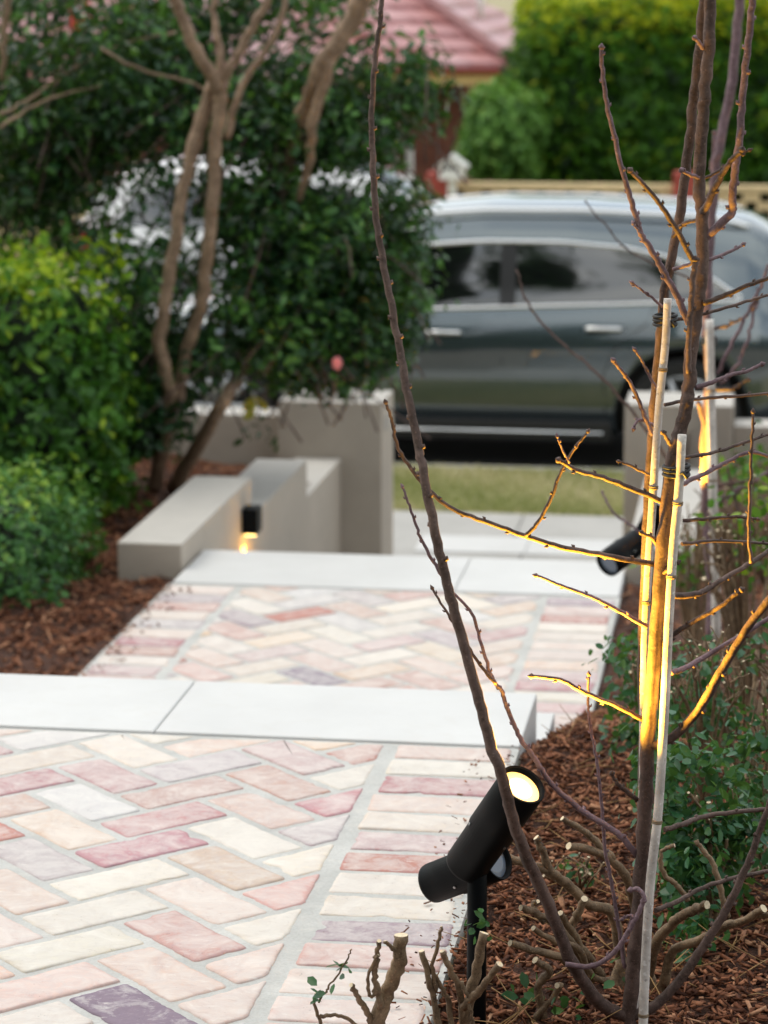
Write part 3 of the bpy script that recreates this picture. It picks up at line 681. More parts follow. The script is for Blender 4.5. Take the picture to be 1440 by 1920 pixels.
def mat_wallbrick(name, c1, c2, mo):
    t = NT(name); br = t.n('ShaderNodeTexBrick'); br.inputs['Scale'].default_value = 1.0; br.inputs['Brick Width'].default_value = .24; br.inputs['Row Height'].default_value = .086
    br.inputs['Mortar Size'].default_value = .007; br.inputs['Color1'].default_value = (*c1, 1); br.inputs['Color2'].default_value = (*c2, 1); br.inputs['Mortar'].default_value = (*mo, 1)
    sx = t.n('ShaderNodeSeparateXYZ'); t.l(t.coord(), sx.inputs[0]); cb = t.n('ShaderNodeCombineXYZ'); t.l(t.math('ADD', sx.outputs[0], sx.outputs[1]), cb.inputs[0]); t.l(sx.outputs[2], cb.inputs[1]); t.l(cb.outputs[0], br.inputs['Vector'])
    t.base(t.mix(t.ramp(t.noise(6, 4), [(.4, 0.0), (.8, .4)]), br.outputs[0], tuple(c*.6 for c in c1))); t.set(Roughness=.85); return t.m
M['tile'] = mat_tile(); M['house_brick'] = mat_wallbrick('dark_red_brick', (.17, .055, .035), (.24, .09, .055), (.12, .08, .07))
M['gutter'] = simple('red_gutter', (.22, .03, .02), .6); M['hip'] = simple('mauve_ridge_tile', (.26, .12, .12), .7); M['fascia'] = simple('yellow_fascia', (.78, .58, .24), .6); M['white_paint'] = simple('white_paint', (.78, .78, .75), .5)
M['dark_glass'] = simple('dark_window_glass', (.015, .02, .025), .06)
def hip_roof(parent, x0, x1, y0, ze, pitch, run, left_hip=False):
    """front slope and right slope in stepped tile courses"""
    bm = bmesh.new(); tp = math.tan(pitch); n = int(run/.30); st = .30
    for i in range(n):
        a, b = i*st, (i+1)*st+.02; za, zb = ze+a*tp+.075, ze+b*tp
        xl0, xl1 = (x0+a, x0+b) if left_hip else (x0, x0)
        q = [(xl0, y0+a, za), (x1-a, y0+a, za), (x1-b, y0+b, zb), (xl1, y0+b, zb)]
        v = [bm.verts.new(p) for p in q]+[bm.verts.new((q[0][0], q[0][1], za-.09)), bm.verts.new((q[1][0], q[1][1], za-.09))]
        bm.faces.new(v[:4]); bm.faces.new((v[4], v[5], v[1], v[0]))
        q = [(x1-a, y0+a, za), (x1-a, y0+9-a, za), (x1-b, y0+9-b, zb), (x1-b, y0+b, zb)]
        v = [bm.verts.new(p) for p in q]+[bm.verts.new((q[0][0], q[0][1], za-.09)), bm.verts.new((q[1][0], q[1][1], za-.09))]
        bm.faces.new(v[:4]); bm.faces.new((v[4], v[5], v[1], v[0]))
    ro = obj('roof', bm, M['tile'], parent)
    bm = bmesh.new(); tube(bm, [(x1-i*st, y0+i*st, ze+i*st*tp+.06) for i in range(n)], .085, 8); obj('hip_capping', bm, M['hip'], ro)
    bm = bmesh.new(); box(bm, x0, x1+.02, y0-.10, y0-.005, ze-.07, ze+.005, .01); box(bm, x1+.021, x1+.10, y0-.10, y0+9, ze-.07, ze+.005, .01); obj('gutter', bm, M['gutter'], parent)
    bm = bmesh.new(); box(bm, x0, x1, y0, y0+.03, ze-.22, ze-.06); box(bm, x1-.03, x1, y0+.032, y0+9, ze-.22, ze-.06); obj('fascia', bm, M['fascia'], parent)
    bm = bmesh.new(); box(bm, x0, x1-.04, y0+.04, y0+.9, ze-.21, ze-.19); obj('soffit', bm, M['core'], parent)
house = thing('house', 'brick house with pink terracotta tiled hip roof across the street, behind the grey car', 'house', (-8, 38, -1.9))
e = W(962, 128, 36); hip_roof(house, -14, e.x, 36, e.z, R(32), 4.6)
bm = bmesh.new(); box(bm, -14, e.x-.75, 36.7, 44, -2.2, e.z-.15); wl = obj('wall', bm, M['house_brick'], house)
pp = W(768, 300, 36.6); bm = bmesh.new(); tube(bm, [(pp.x, 36.62, -2.0), (pp.x, 36.62, W(768, 262, 36.6).z)], .05, 8); obj('downpipe', bm, M['white_paint'], house)
for px0, px1, py0, py1 in ((655, 745, 215, 320), (575, 625, 215, 320)):
    a = W(px0, py1, 36.66); b = W(px1, py0, 36.66); bm = bmesh.new(); box(bm, a.x, b.x, 36.64, 36.70, a.z, b.z, .01); wi = obj('window', bm, M['white_paint'], house)
    bm = bmesh.new(); box(bm, a.x+.06, b.x-.06, 36.625, 36.65, a.z+.06, b.z-.06); obj('pane', bm, M['dark_glass'], wi)
c = W(900, -10, 38.5); bm = bmesh.new(); tube(bm, [W(900, 35, 38.0), W(900, -40, 38.0)], .055, 10); obj('vent_pipe', bm, M['white_paint'], house)
wing = thing('house', 'lower brick house wing with yellow fascia glimpsed through the dark tree at the left', 'house', (-9, 30, -1.9))
e = W(500, 180, 29); hip_roof(wing, -16, e.x, 29, e.z, R(30), 5.0)
bm = bmesh.new(); box(bm, -16, e.x-.6, 29.6, 35.5, -2.2, e.z-.15); obj('wall', bm, M['house_brick'], wing)
# ------------------------------------------------------------------ front fence across the street
M['block'] = simple('cream_block', (.62, .48, .28), .85, var=.2, scale=6); M['post_red'] = simple('red_brick_post', (.33, .06, .045), .8, var=.25, scale=10)
fence = thing('block_fence', 'low cream openwork block fence with red brick posts across the street', 'fence', (-2, 26, -1))
FY = 27.0; ztop = W(1000, 343, FY).z; fx0, fx1 = -12.0, 3.5; base_z = -1.2
bm = bmesh.new(); box(bm, fx0, fx1, FY-.07, FY+.07, ztop-.07, ztop, .01); obj('coping', bm, M['block'], fence)
bm = bmesh.new(); x = fx0
row = 0; z = ztop-.075
while z > ztop-.62:
    x = fx0+(row % 2)*.14
    while x < fx1:
        box(bm, x, x+.17, FY-.05, FY+.05, z-.085, z-.002); x += .28
    z -= .087; row += 1
box(bm, fx0, fx1, FY-.06, FY+.06, base_z-.5, z); obj('openwork', bm, M['block'], fence)
bm = bmesh.new(); box(bm, fx0, fx1, FY+.08, FY+.10, base_z-.3, ztop-.09); obj('dark_backing', bm, M['core'], fence)  # near-black sheet added behind the gaps to make them read dark
for px in (330, 820, 1283):
    p = W(px, 330, FY-.1); bm = bmesh.new(); box(bm, p.x-.11, p.x+.11, FY-.16, FY+.12, base_z-.5, W(px, 323, FY-.1).z, .012); obj('post', bm, M['post_red'], fence)
p = W(848, 335, FY-.25); lb = thing('letterbox', 'small white gabled letterbox on the cream fence beside the red post', 'letterbox', (p.x, p.y, p.z))
bm = bmesh.new(); w, d = .115, .14; h0 = p.z; hh = W(848, 312, FY-.25).z; ht = W(848, 296, FY-.25).z
q = [(-w, h0), (w, h0), (w, hh), (0, ht), (-w, hh)]
a = [bm.verts.new((p.x+x, p.y-d, z)) for x, z in q]; b = [bm.verts.new((p.x+x, p.y+d, z)) for x, z in q]; bm.faces.new(a); bm.faces.new(b[::-1])
for i in range(5): bm.faces.new((a[i], b[i], b[(i+1) % 5], a[(i+1) % 5]))
bmesh.ops.recalc_face_normals(bm, faces=bm.faces); obj('letterbox_body', bm, M['white_paint'], lb)
bm = bmesh.new()
for s in (-1, 1):
    v = [Vector((p.x, p.y-d-.03, ht+.02)), Vector((p.x, p.y+d+.03, ht+.02)), Vector((p.x+s*(w+.04), p.y+d+.03, hh-.015)), Vector((p.x+s*(w+.04), p.y-d-.03, hh-.015))]
    vs = [bm.verts.new(x) for x in v]+[bm.verts.new(x+Vector((0, 0, .02))) for x in v]
    for f_ in ((0, 1, 2, 3), (7, 6, 5, 4), (0, 4, 5, 1), (1, 5, 6, 2), (2, 6, 7, 3), (3, 7, 4, 0)): bm.faces.new([vs[i] for i in f_])
bmesh.ops.recalc_face_normals(bm, faces=bm.faces); obj('letterbox_roof', bm, M['white_paint'], lb)
bm = bmesh.new(); box(bm, p.x-.07, p.x+.07, p.y-d-.004, p.y-d+.002, h0+.10, h0+.13); obj('slot', bm, M['trim'], lb)
bm = bmesh.new(); box(bm, p.x-.04, p.x+.04, p.y-.04, p.y+.04, -1.4, h0-.002, .004); obj('post', bm, M['white_paint'], lb)
# sign glimpsed at the top left
a, b = W(130, 56, 27.5), W(167, 2, 27.5); sg = thing('sign_board', 'small red and white board seen between the leaves at the top left corner', 'sign', (a.x, 27.5, -1.2))
bm = bmesh.new(); box(bm, a.x, b.x, 27.5, 27.53, a.z, b.z, .004); obj('board', bm, simple('red_board', (.62, .02, .02), .5), sg)
bm = bmesh.new(); m1 = W(148, 22, 27.49); box(bm, a.x+.03, b.x-.04, 27.492, 27.499, m1.z-.03, m1.z+.05); obj('white_patch', bm, M['white_paint'], sg)
bm = bmesh.new(); box(bm, (a.x+b.x)/2-.02, (a.x+b.x)/2+.02, 27.531, 27.57, -1.5, b.z); obj('post', bm, M['bark_pale'], sg)
# hedges and bushes over the road
def hedge_px(name, label, cat, px0, px1, py0, py1, Y, dy, n, size, mat, seed, **k):
    a, b = W(px0, py1, Y), W(px1, py0, Y); c = ((a.x+b.x)/2, Y+dy*.9, (a.z+b.z)/2); return hedge(name, label, cat, c, ((b.x-a.x)/2, dy, (b.z-a.z)/2), n, size, mat, seed, **k)
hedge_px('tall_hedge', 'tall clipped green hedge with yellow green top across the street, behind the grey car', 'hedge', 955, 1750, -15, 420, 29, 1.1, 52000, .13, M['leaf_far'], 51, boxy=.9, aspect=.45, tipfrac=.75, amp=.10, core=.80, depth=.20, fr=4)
hedge_px('round_bush', 'lime green leafy bush in front of the brick house, right of the white letterbox', 'bush', 858, 1015, 165, 350, 28.2, .5, 4200, .10, M['leaf_lime'], 61, boxy=.1, aspect=.5, amp=.35, core=.55, tipfrac=.2)

# ------------------------------------------------------------------ big multi-stemmed tree left of the gate
def trace(pts, Ys, n=6, jit=0.0, seed=0):
    """pts: sighted points; Ys: distance of first and last (or list)"""
    m = len(pts); Y = list(np.interp(np.linspace(0, 1, m), np.linspace(0, 1, len(Ys)), Ys))
    P = catmull([W(px, py, y) for (px, py), y in zip(pts, Y)], n); r = random.Random(seed)
    if jit: P = [p+Vector((r.gauss(0, jit), r.gauss(0, jit), r.gauss(0, jit*.6))) if 0 < i < len(P)-1 else p for i, p in enumerate(P)]
    return P
def radii(P, r0, r1, pw=1.0): m = len(P)-1; return [r0+(r1-r0)*(i/m)**pw for i in range(m+1)]
big = thing('garden_tree', 'dark leaved tree with several pale bare trunks beside the left gate pillar', 'tree', (-2.6, 10.9, -.2))
S = 1/455
trunks = [('trunk', [(288, 915), (305, 830), (318, 735), (300, 650), (318, 520), (345, 350), (372, 230), (400, 150)], [10.9, 10.45, 10.3, 10.3], 17, 11),
          ('trunk', [(325, 915), (375, 830), (420, 750), (462, 680), (490, 600), (530, 520), (555, 430)], [10.9, 10.5, 11.0, 11.2], 18, 7),
          ('trunk', [(330, 760), (352, 660), (380, 560), (395, 430), (402, 320), (412, 200), (408, 160)], [10.6, 10.35, 10.25], 13, 15),
          ('limb', [(408, 165), (385, 120), (352, 60), (325, -20)], [10.25, 10.1], 15, 11),
          ('limb', [(410, 165), (440, 110), (470, 60), (500, 0), (515, -50)], [10.25, 10.2], 10, 7),
          ('limb', [(408, 170), (415, 100), (400, 40), (410, -30)], [10.25, 10.3], 9, 6),
          ('limb', [(425, 260), (455, 160), (520, 60), (540, -30)], [10.4, 10.4], 8, 5),
          ('limb', [(350, 330), (385, 230), (395, 180)], [10.35, 10.3], 9, 8),
          ('limb', [(690, -40), (660, 40), (600, 130), (570, 210), (545, 300), (510, 420), (480, 560), (470, 650)], [10.3, 10.4, 11.0, 11.2], 22, 10),
          ('limb', [(620, 110), (590, 220), (580, 300), (560, 380)], [10.35, 10.6], 13, 7),
          ('limb', [(0, 215), (60, 185), (150, 120), (240, 80), (330, 60)], [10.4, 10.7], 5, 3),
          ('limb', [(0, 240), (80, 190), (190, 160)], [10.3, 10.5], 4, 2),
          ('limb', [(190, 90), (260, 130), (340, 150), (400, 170)], [10.3, 10.6], 3, 3),
          ('limb', [(20, -20), (8, 60), (4, 150)], [10.4, 10.5], 8, 6)]
for k, (nm, pts, Ys, a, b) in enumerate(trunks):
    P = trace(pts, Ys, 6, .004, k); bm = bmesh.new(); tube(bm, P, radii(P, a*S*.86, b*S*.86), 10, rough=.06); obj(nm, bm, M['bark_pale'], big)
def cluster_pts(blobs, nper, spread, seed, holes=(), back=0.0):
    """clumps of leaves round many twig ends; blobs (px, py, Y, rx, ry, rY, number of clumps) sized in photo pixels at their distance"""
    r = np.random.default_rng(seed); P = []; N = []; Tn = []
    for px, py, Y, rx, ry, rY, nc in blobs:
        for _ in range(nc):
            while True:
                d = r.uniform(-1, 1, 3)
                if d @ d <= 1: break
            cx, cy = px+d[0]*rx, py+d[1]*ry
            if any(((cx-hx)/hrx)**2+((cy-hy)/hry)**2 < 1 and r.random() < pr for hx, hy, hrx, hry, pr in holes): continue
            c = np.array(W(cx, cy, Y+d[2]*rY+back)); n = r.poisson(nper)+2; q = r.normal(0, spread, (n, 3)); q[:, 2] *= .7
            P.append(c+q); nn = q/spread*.6+r.normal(0, .6, (n, 3)); nn[:, 2] += .55; N.append(nn); Tn.append(np.clip(r.normal(.42+.3*r.normal(), .22, n), 0, 1))
    return np.concatenate(P), np.concatenate(N), np.concatenate(Tn)
holes = [(362, 415, 42, 75, .93), (270, 390, 120, 38, .85), (340, 290, 160, 20, .85), (330, 345, 170, 80, .35), (430, 290, 70, 14, .6), (620, 345, 60, 30, .55), (400, 520, 60, 80, .75), (550, 310, 110, 30, .6), (180, 430, 70, 40, .7), (620, 470, 22, 22, .8), (680, 560, 18, 22, .8), (560, 560, 20, 20, .8), (480, 380, 30, 26, .8), (700, 400, 20, 20, .8), (610, 640, 20, 14, .8), (300, 560, 20, 50, .6), (520, 330, 60, 18, .7), (660, 350, 40, 26, .8), (450, 440, 24, 20, .8), (590, 420, 18, 16, .85), (660, 500, 16, 16, .85), (500, 500, 18, 18, .85), (470, 600, 20, 16, .85), (570, 610, 16, 14, .85), (210, 560, 30, 20, .7), (290, 460, 26, 40, .8),
         (250, 640, 60, 26, .6), (420, 600, 50, 40, .5), (150, 25, 40, 40, .95), (480, 100, 60, 70, .55), (60, 50, 70, 40, .55), (620, 90, 90, 60, .6), (360, 40, 60, 60, .3), (560, 50, 60, 50, .5), (430, 760, 110, 60, .85), (640, 140, 40, 20, .6)]
blobs = [(70, 330, 11.2, 120, 90, .2, 70), (150, 140, 10.8, 230, 150, .5, 330), (60, 330, 10.9, 150, 130, .4, 170), (420, 80, 11.1, 200, 90, .4, 110), (330, 230, 10.9, 260, 130, .5, 260), (560, 200, 11.0, 170, 120, .4, 150), (600, 110, 11.0, 150, 130, .4, 70),
         (600, 260, 10.8, 150, 70, .3, 100), (600, 440, 10.8, 250, 270, .5, 70), (250, 500, 10.6, 130, 190, .4, 150), (560, 430, 10.8, 215, 150, .5, 420), (640, 580, 10.9, 135, 130, .4, 320), (520, 590, 10.7, 130, 110, .4, 200), (430, 480, 10.7, 120, 120, .4, 110), (300, 420, 11.3, 250, 130, .3, 60), (150, 10, 11.0, 240, 70, .4, 90), (470, 0, 11.2, 220, 70, .3, 70), (350, 60, 11.2, 120, 90, .3, 40),
         (740, 460, 11.0, 45, 110, .2, 45), (770, 180, 11.0, 55, 70, .2, 32), (790, 110, 11.0, 30, 20, .1, 8), (390, 680, 10.6, 160, 60, .3, 100), (600, 690, 10.9, 100, 30, .2, 55), (470, 800, 10.8, 40, 40, .1, 5), (210, 250, 11.4, 230, 60, .3, 60), (100, 440, 11.4, 220, 60, .3, 40)]
P_, N_, T_ = cluster_pts(blobs, 12, .065, 91, holes, .12)
obj('crown', leaf_mesh('crown', P_, N_, .052, 92, .48, tint=T_), M['leaf_dark'], big)
r = np.random.default_rng(5); bm = bmesh.new()
for i in range(0, len(P_), 95):       # fine twigs that carry the clumps
    p = Vector(P_[i])
    if p.z < .32: continue
    d = Vector((r.normal(0, .12), r.normal(0, .12), -.10-.15*r.random())); tube(bm, [p, p+d*.5+Vector((.01, 0, .01)), p+d*1.3], [.0018, .003, .0045], 5)
tag(obj('twigs', bm, M['bark'], big), kind='stuff')
P_, N_, T_ = cluster_pts([(465, 765, 10.5, 16, 18, .04, 4)], 3, .02, 93)
tag(obj('yellow_leaves', leaf_mesh('yellow_leaves', P_, N_, .055, 94, .6), M['leaf_yellow'], big), 'yellowed leaves at the end of a low twig')
f = W(632, 681, 10.4); b = bmesh.new()
for k in range(5):
    a = k*1.256; lump(b, f+Vector((math.cos(a)*.010, -.002, math.sin(a)*.014)), (.012, .006, .014), k, 2, .1)
tag(smooth(obj('flower', b, M['petal'], big)), 'single pink flower hanging low on the crown')
# dense dark shrub in front of the trunks' feet, at the left
P_, N_, T_ = cluster_pts([(150, 760, 10.6, 190, 90, .3, 260), (60, 640, 10.8, 200, 90, .3, 90), (260, 700, 10.9, 80, 120, .3, 90), (290, 800, 10.8, 40, 40, .2, 22)], 15, .06, 95)
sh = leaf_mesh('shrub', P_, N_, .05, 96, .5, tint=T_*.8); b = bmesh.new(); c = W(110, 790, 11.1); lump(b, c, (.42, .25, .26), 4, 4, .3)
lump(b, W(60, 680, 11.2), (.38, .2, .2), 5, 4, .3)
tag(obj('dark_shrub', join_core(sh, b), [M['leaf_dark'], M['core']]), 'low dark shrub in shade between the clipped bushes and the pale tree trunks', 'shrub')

# ------------------------------------------------------------------ bare young trees, stakes and their twigs
def twig(parent, pts, Ys, r0, r1, mat='bark', buds=True, seed=0, name='branch', jit=.0006):
    P = trace(pts, Ys, 7, jit, seed); bm = bmesh.new(); Rr = radii(P, r0*.92, r1*.92); tube(bm, P, Rr, 8, rough=.04)
    if buds:
        rr = random.Random(seed+77); acc = 0; side = 1
        for i in range(1, len(P)-1):
            acc += (P[i]-P[i-1]).length
            if acc > .026+.02*rr.random() and Rr[i] < .0075:
                acc = 0; side = -side; t = (P[i+1]-P[i-1]).normalized(); n = t.cross(Vector((0, 1, 0))).normalized()*side+Vector((0, rr.uniform(-.8, .8), 0)); n.normalize()
                b = Rr[i]; q = P[i]+n*b*.7; tube(bm, [q-n*b*.3, q+n*(.0012+b*.35)+t*.0012, q+n*(.0022+b*.5)+t*.005], [b*.55+.0004, b*.45+.0007, .0004], 6)
        t = (P[-1]-P[-2]).normalized(); tube(bm, [P[-1], P[-1]+t*.003, P[-1]+t*.009], [r1, r1*1.5+.0006, .0005], 6)
    return obj(name, bm, M[mat], parent)
K = 1/1270
t1 = thing('young_tree', 'bare young tree tied to bamboo stakes in the mulch right of the lit spotlight', 'tree', tuple(W(1178, 1900, 3.95)))
P = trace([(1172, 2000), (1176, 1935), (1183, 1860), (1195, 1740), (1204, 1620), (1212, 1500), (1214, 1400), (1222, 1300), (1232, 1160), (1246, 980), (1262, 860), (1277, 800), (1291, 740), (1296, 660), (1306, 585), (1315, 510), (1316, 412), (1311, 344), (1317, 240), (1323, 160), (1330, 60), (1334, -40)], [3.95, 3.94, 3.96, 3.95], 6, .0009, 1)
bm = bmesh.new(); tube(bm, P, [ (15.5-(i/len(P))*4.5+1.2*math.sin(i*1.7)*.5)*K for i in range(len(P))], 12, rough=.03); obj('trunk', bm, M['bark'], t1)
P = trace([(1176, 1985), (1192, 1800), (1200, 1640), (1203, 1480), (1204, 1330), (1203, 1190), (1208, 1080), (1213, 968), (1219, 860), (1228, 750), (1237, 640), (1245, 560), (1262, 464), (1276, 395), (1287, 309), (1299, 206), (1311, 103), (1324, -40)], [4.03, 4.04, 4.03, 4.01], 6, .0008, 2)
bm = bmesh.new(); tube(bm, P, [(6.5+4*(i/len(P)))*K for i in range(len(P))], 10, rough=.03); obj('trunk', bm, M['bark'], t1)
B = [ # points, distances, start and end radius in photo pixels, bark
 ([(1174, 1905), (1127, 1882), (1075, 1809), (1029, 1696), (988, 1608), (957, 1521), (939, 1444), (921, 1403), (903, 1331), (870, 1210), (845, 1120), (820, 1020), (797, 900), (785, 840), (765, 740), (752, 670), (735, 580), (715, 470), (703, 380), (700, 300), (697, 230), (703, 120), (713, 40), (718, -30)], [3.95, 3.74, 3.76, 3.85, 3.9], 15, 5, 'bark'),
 ([(1178, 1908), (1219, 1891), (1265, 1850), (1317, 1778), (1358, 1711), (1389, 1649), (1414, 1588), (1442, 1510), (1475, 1420)], [3.95, 4.0], 13, 6, 'bark'),
 ([(1195, 1605), (1163, 1567), (1127, 1542), (1080, 1511), (1034, 1470), (1003, 1423), (972, 1377), (952, 1331), (940, 1295), (925, 1275), (905, 1215), (885, 1150), (850, 1112)], [3.95, 3.9], 7.5, 3, 'bark_violet'),
 ([(930, 1283), (895, 1240), (868, 1190), (845, 1160), (812, 1106)], [3.9, 3.88], 4, 2.5, 'bark'),
 ([(833, 1088), (805, 1040), (785, 1000), (772, 960), (756, 916)], [3.87, 3.86], 4, 2.5, 'bark_violet'),
 ([(1228, 1058), (1150, 1045), (1050, 1025), (985, 1005), (930, 985), (850, 955), (800, 915), (765, 870), (745, 835), (735, 790), (724, 757)], [3.96, 3.85], 6.5, 3, 'bark'),
 ([(985, 1006), (1012, 975), (1030, 940), (1048, 895), (1062, 865), (1082, 835), (1100, 812)], [3.9, 3.88], 4.5, 2.5, 'bark'),
 ([(1068, 868), (1055, 845), (1046, 822)], [3.88, 3.86], 2.5, 2, 'bark_violet'),
 ([(1245, 943), (1200, 922), (1130, 895), (1085, 883), (1050, 864)], [3.95, 3.88], 6.5, 4.5, 'bark'),
 ([(1214, 1175), (1150, 1140), (1100, 1115), (1050, 1097), (1008, 1080)], [3.95, 3.9], 5.5, 3, 'bark_violet'),
 ([(1210, 1352), (1160, 1325), (1100, 1300), (1050, 1275), (1000, 1268)], [3.95, 3.92], 6, 4, 'bark'),
 ([(1195, 1500), (1170, 1480), (1158, 1470), (1148, 1452)], [3.95, 3.93], 5.5, 4, 'bark'),
 ([(1172, 1815), (1160, 1737), (1146, 1650), (1134, 1588), (1128, 1505), (1118, 1420), (1107, 1360), (1103, 1320), (1104, 1268)], [3.95, 3.98], 4.5, 2.8, 'bark_violet'),
 ([(1060, 1808), (1111, 1811), (1152, 1785), (1178, 1745), (1198, 1711), (1207, 1682), (1196, 1667), (1186, 1668)], [3.84, 3.86], 6, 4.5, 'bark_violet'),
 ([(1178, 1742), (1184, 1716), (1170, 1722)], [3.86, 3.86], 3, 2.5, 'bark_violet'),
 ([(1216, 1400), (1262, 1382), (1310, 1330), (1350, 1262), (1400, 1180), (1445, 1122), (1500, 1060)], [3.94, 3.90], 10, 8, 'bark'),
 ([(1224, 1226), (1262, 1190), (1300, 1165), (1345, 1140), (1388, 1108)], [3.94, 3.92], 6, 4.5, 'bark'),
 ([(1232, 1082), (1250, 1070), (1268, 1056)], [3.94, 3.93], 6, 4, 'bark'),
 ([(1260, 1118), (1310, 1112), (1350, 1090), (1400, 1060), (1445, 1030)], [3.97, 4.1], 7, 5, 'bark'),
 ([(1257, 1262), (1290, 1250), (1324, 1230), (1397, 1187), (1445, 1157)], [3.97, 4.05], 6.5, 5, 'bark_violet'),
 ([(1278, 1020), (1340, 1014), (1400, 1016), (1450, 1020)], [3.97, 4.1], 4, 3, 'bark'),
 ([(1280, 976), (1345, 971), (1385, 969), (1416, 973)], [3.95, 3.95], 4, 3, 'bark'),
 ([(1270, 912), (1320, 888), (1360, 868), (1405, 848), (1450, 858)], [3.97, 4.1], 5.5, 3.5, 'bark_violet'),
 ([(1281, 858), (1340, 848), (1400, 828), (1450, 812)], [3.97, 4.1], 4, 3, 'bark'),
 ([(1408, 1056), (1404, 1000), (1406, 930), (1409, 850), (1412, 776)], [3.9, 3.9], 4, 2.8, 'bark'),
 ([(1246, 759), (1300, 749), (1370, 743), (1450, 737)], [4.0, 4.1], 4, 3, 'bark'),
 ([(1303, 727), (1340, 715), (1372, 702), (1400, 696), (1426, 684)], [3.96, 4.0], 5, 3.5, 'bark_violet'),
 ([(1292, 608), (1272, 560), (1250, 520), (1225, 475), (1203, 440), (1195, 415), (1182, 370), (1170, 330), (1150, 250), (1137, 190), (1129, 130), (1128, 92)], [3.96, 3.9], 7.5, 4, 'bark_violet'),
 ([(1203, 440), (1196, 430), (1189, 422)], [3.93, 3.93], 3, 2.5, 'bark_violet'),
 ([(1304, 497), (1285, 462), (1262, 420), (1235, 380), (1210, 350), (1184, 322)], [3.94, 3.88], 6.5, 4.5, 'bark'),
 ([(1292, 700), (1291, 640), (1296, 570), (1299, 520), (1304, 490)], [3.935, 3.935], 6, 6, 'bark'),
 ([(1318, 450), (1345, 425), (1372, 398), (1373, 370), (1378, 320), (1388, 250), (1393, 170), (1402, 90), (1411, 0), (1414, -40)], [3.96, 3.9], 9, 7, 'bark_violet'),
 ([(1318, 400), (1330, 375), (1350, 335), (1368, 305), (1390, 283)], [3.94, 3.9], 8, 5, 'bark'),
 ([(1316, 338), (1345, 322), (1375, 300), (1402, 283)], [3.99, 4.0], 3.5, 2.5, 'bark'),
 ([(1262, 445), (1275, 425), (1288, 417), (1312, 412)], [4.0, 3.97], 4.5, 4, 'bark'),
 ([(1312, 333), (1295, 328), (1279, 320)], [3.95, 3.92], 4.5, 3.5, 'bark_violet'),
 ([(1318, 90), (1310, 80), (1304, 72)], [3.95, 3.92], 5, 3.5, 'bark_violet'),
 ([(1320, 490), (1350, 480), (1376, 468), (1391, 460)], [3.96, 4.0], 4, 3, 'bark_violet'),
 ([(1262, 505), (1290, 497), (1318, 488)], [4.0, 3.97], 4, 4, 'bark_violet'),
 ([(1318, 568), (1355, 556), (1400, 536), (1450, 518)], [3.95, 3.95], 6, 4, 'bark'),
 ([(1248, 604), (1290, 595), (1350, 580), (1400, 565), (1450, 550)], [4.0, 4.1], 4, 3, 'bark'),
 ([(1246, 578), (1225, 560), (1205, 545), (1188, 532)], [4.0, 3.97], 3, 2.5, 'bark_violet'),
 ([(1223, 815), (1208, 780), (1195, 745), (1180, 715), (1165, 695), (1152, 678)], [4.0, 3.95], 5, 3.5, 'bark_violet'),
 ([(1226, 798), (1208, 789), (1197, 788), (1189, 800)], [4.0, 3.98], 3.5, 3, 'bark_violet'),
 ([(1222, 892), (1200, 882), (1180, 872), (1162, 866)], [4.0, 3.97], 3.5, 2.5, 'bark'),
 ([(1232, 1022), (1222, 1008), (1205, 1000)], [3.95, 3.92], 5, 3.5, 'bark'),
 ([(1264, 843), (1252, 825), (1244, 812)], [3.95, 3.92], 5, 3.5, 'bark'),
 ([(1235, 735), (1215, 700), (1205, 680), (1192, 658)], [4.0, 3.97], 3.5, 2.5, 'bark_violet'),
 ([(1246, 1556), (1290, 1542), (1317, 1531), (1380, 1522), (1450, 1516)], [3.97, 4.1], 6, 5, 'bark'),
 ([(1229, 1707), (1270, 1690), (1317, 1665), (1380, 1645), (1450, 1632)], [3.97, 4.1], 6, 4.5, 'bark'),
]
for k, (pts, Ys, a, b, m) in enumerate(B): twig(t1, pts, Ys, a*K, b*K, m, True, k+100)
def bamboo(label, pts, Ys, r, nodes, top=True, k=K):
    P = trace(pts, Ys, 8, 0, 1); bm = bmesh.new(); tube(bm, P, radii(P, r*k, r*k*.9), 14)
    o = obj('bamboo_stake', bm, M['bamboo']); tag(o, label, 'stake')
    for f_ in nodes:
        i = min(len(P)-2, int(f_*(len(P)-1))); t = (P[i+1]-P[i]).normalized(); b = bmesh.new()
        lathe(b, P[i]-t*.003, t, [(0, r*k*1.0), (.0015, r*k*1.12), (.003, r*k*1.05), (.0045, r*k*1.14), (.006, r*k*1.0)], 14); obj('node', b, M['bamboo_node'], o)
    return o
for o in [bamboo('taller pale bamboo stake left of the bare trunk, tied near the car window', [(1183, 1990), (1200, 1700), (1205, 1500), (1207, 1332), (1210, 1187), (1215, 1077), (1222, 968), (1229, 859), (1237, 749), (1248, 640), (1252, 560)], [3.985, 3.99], 8.5, (.22, .45, .66, .86))]: pass
bamboo('short pale bamboo stake before the bare trunk, cut off above the black tie', [(1203, 2020), (1209, 1834), (1219, 1660), (1234, 1521), (1246, 1332), (1255, 1150), (1263, 1023), (1272, 931), (1279, 815)], [3.92, 3.93], 9.5, (.09, .37, .69, .86))
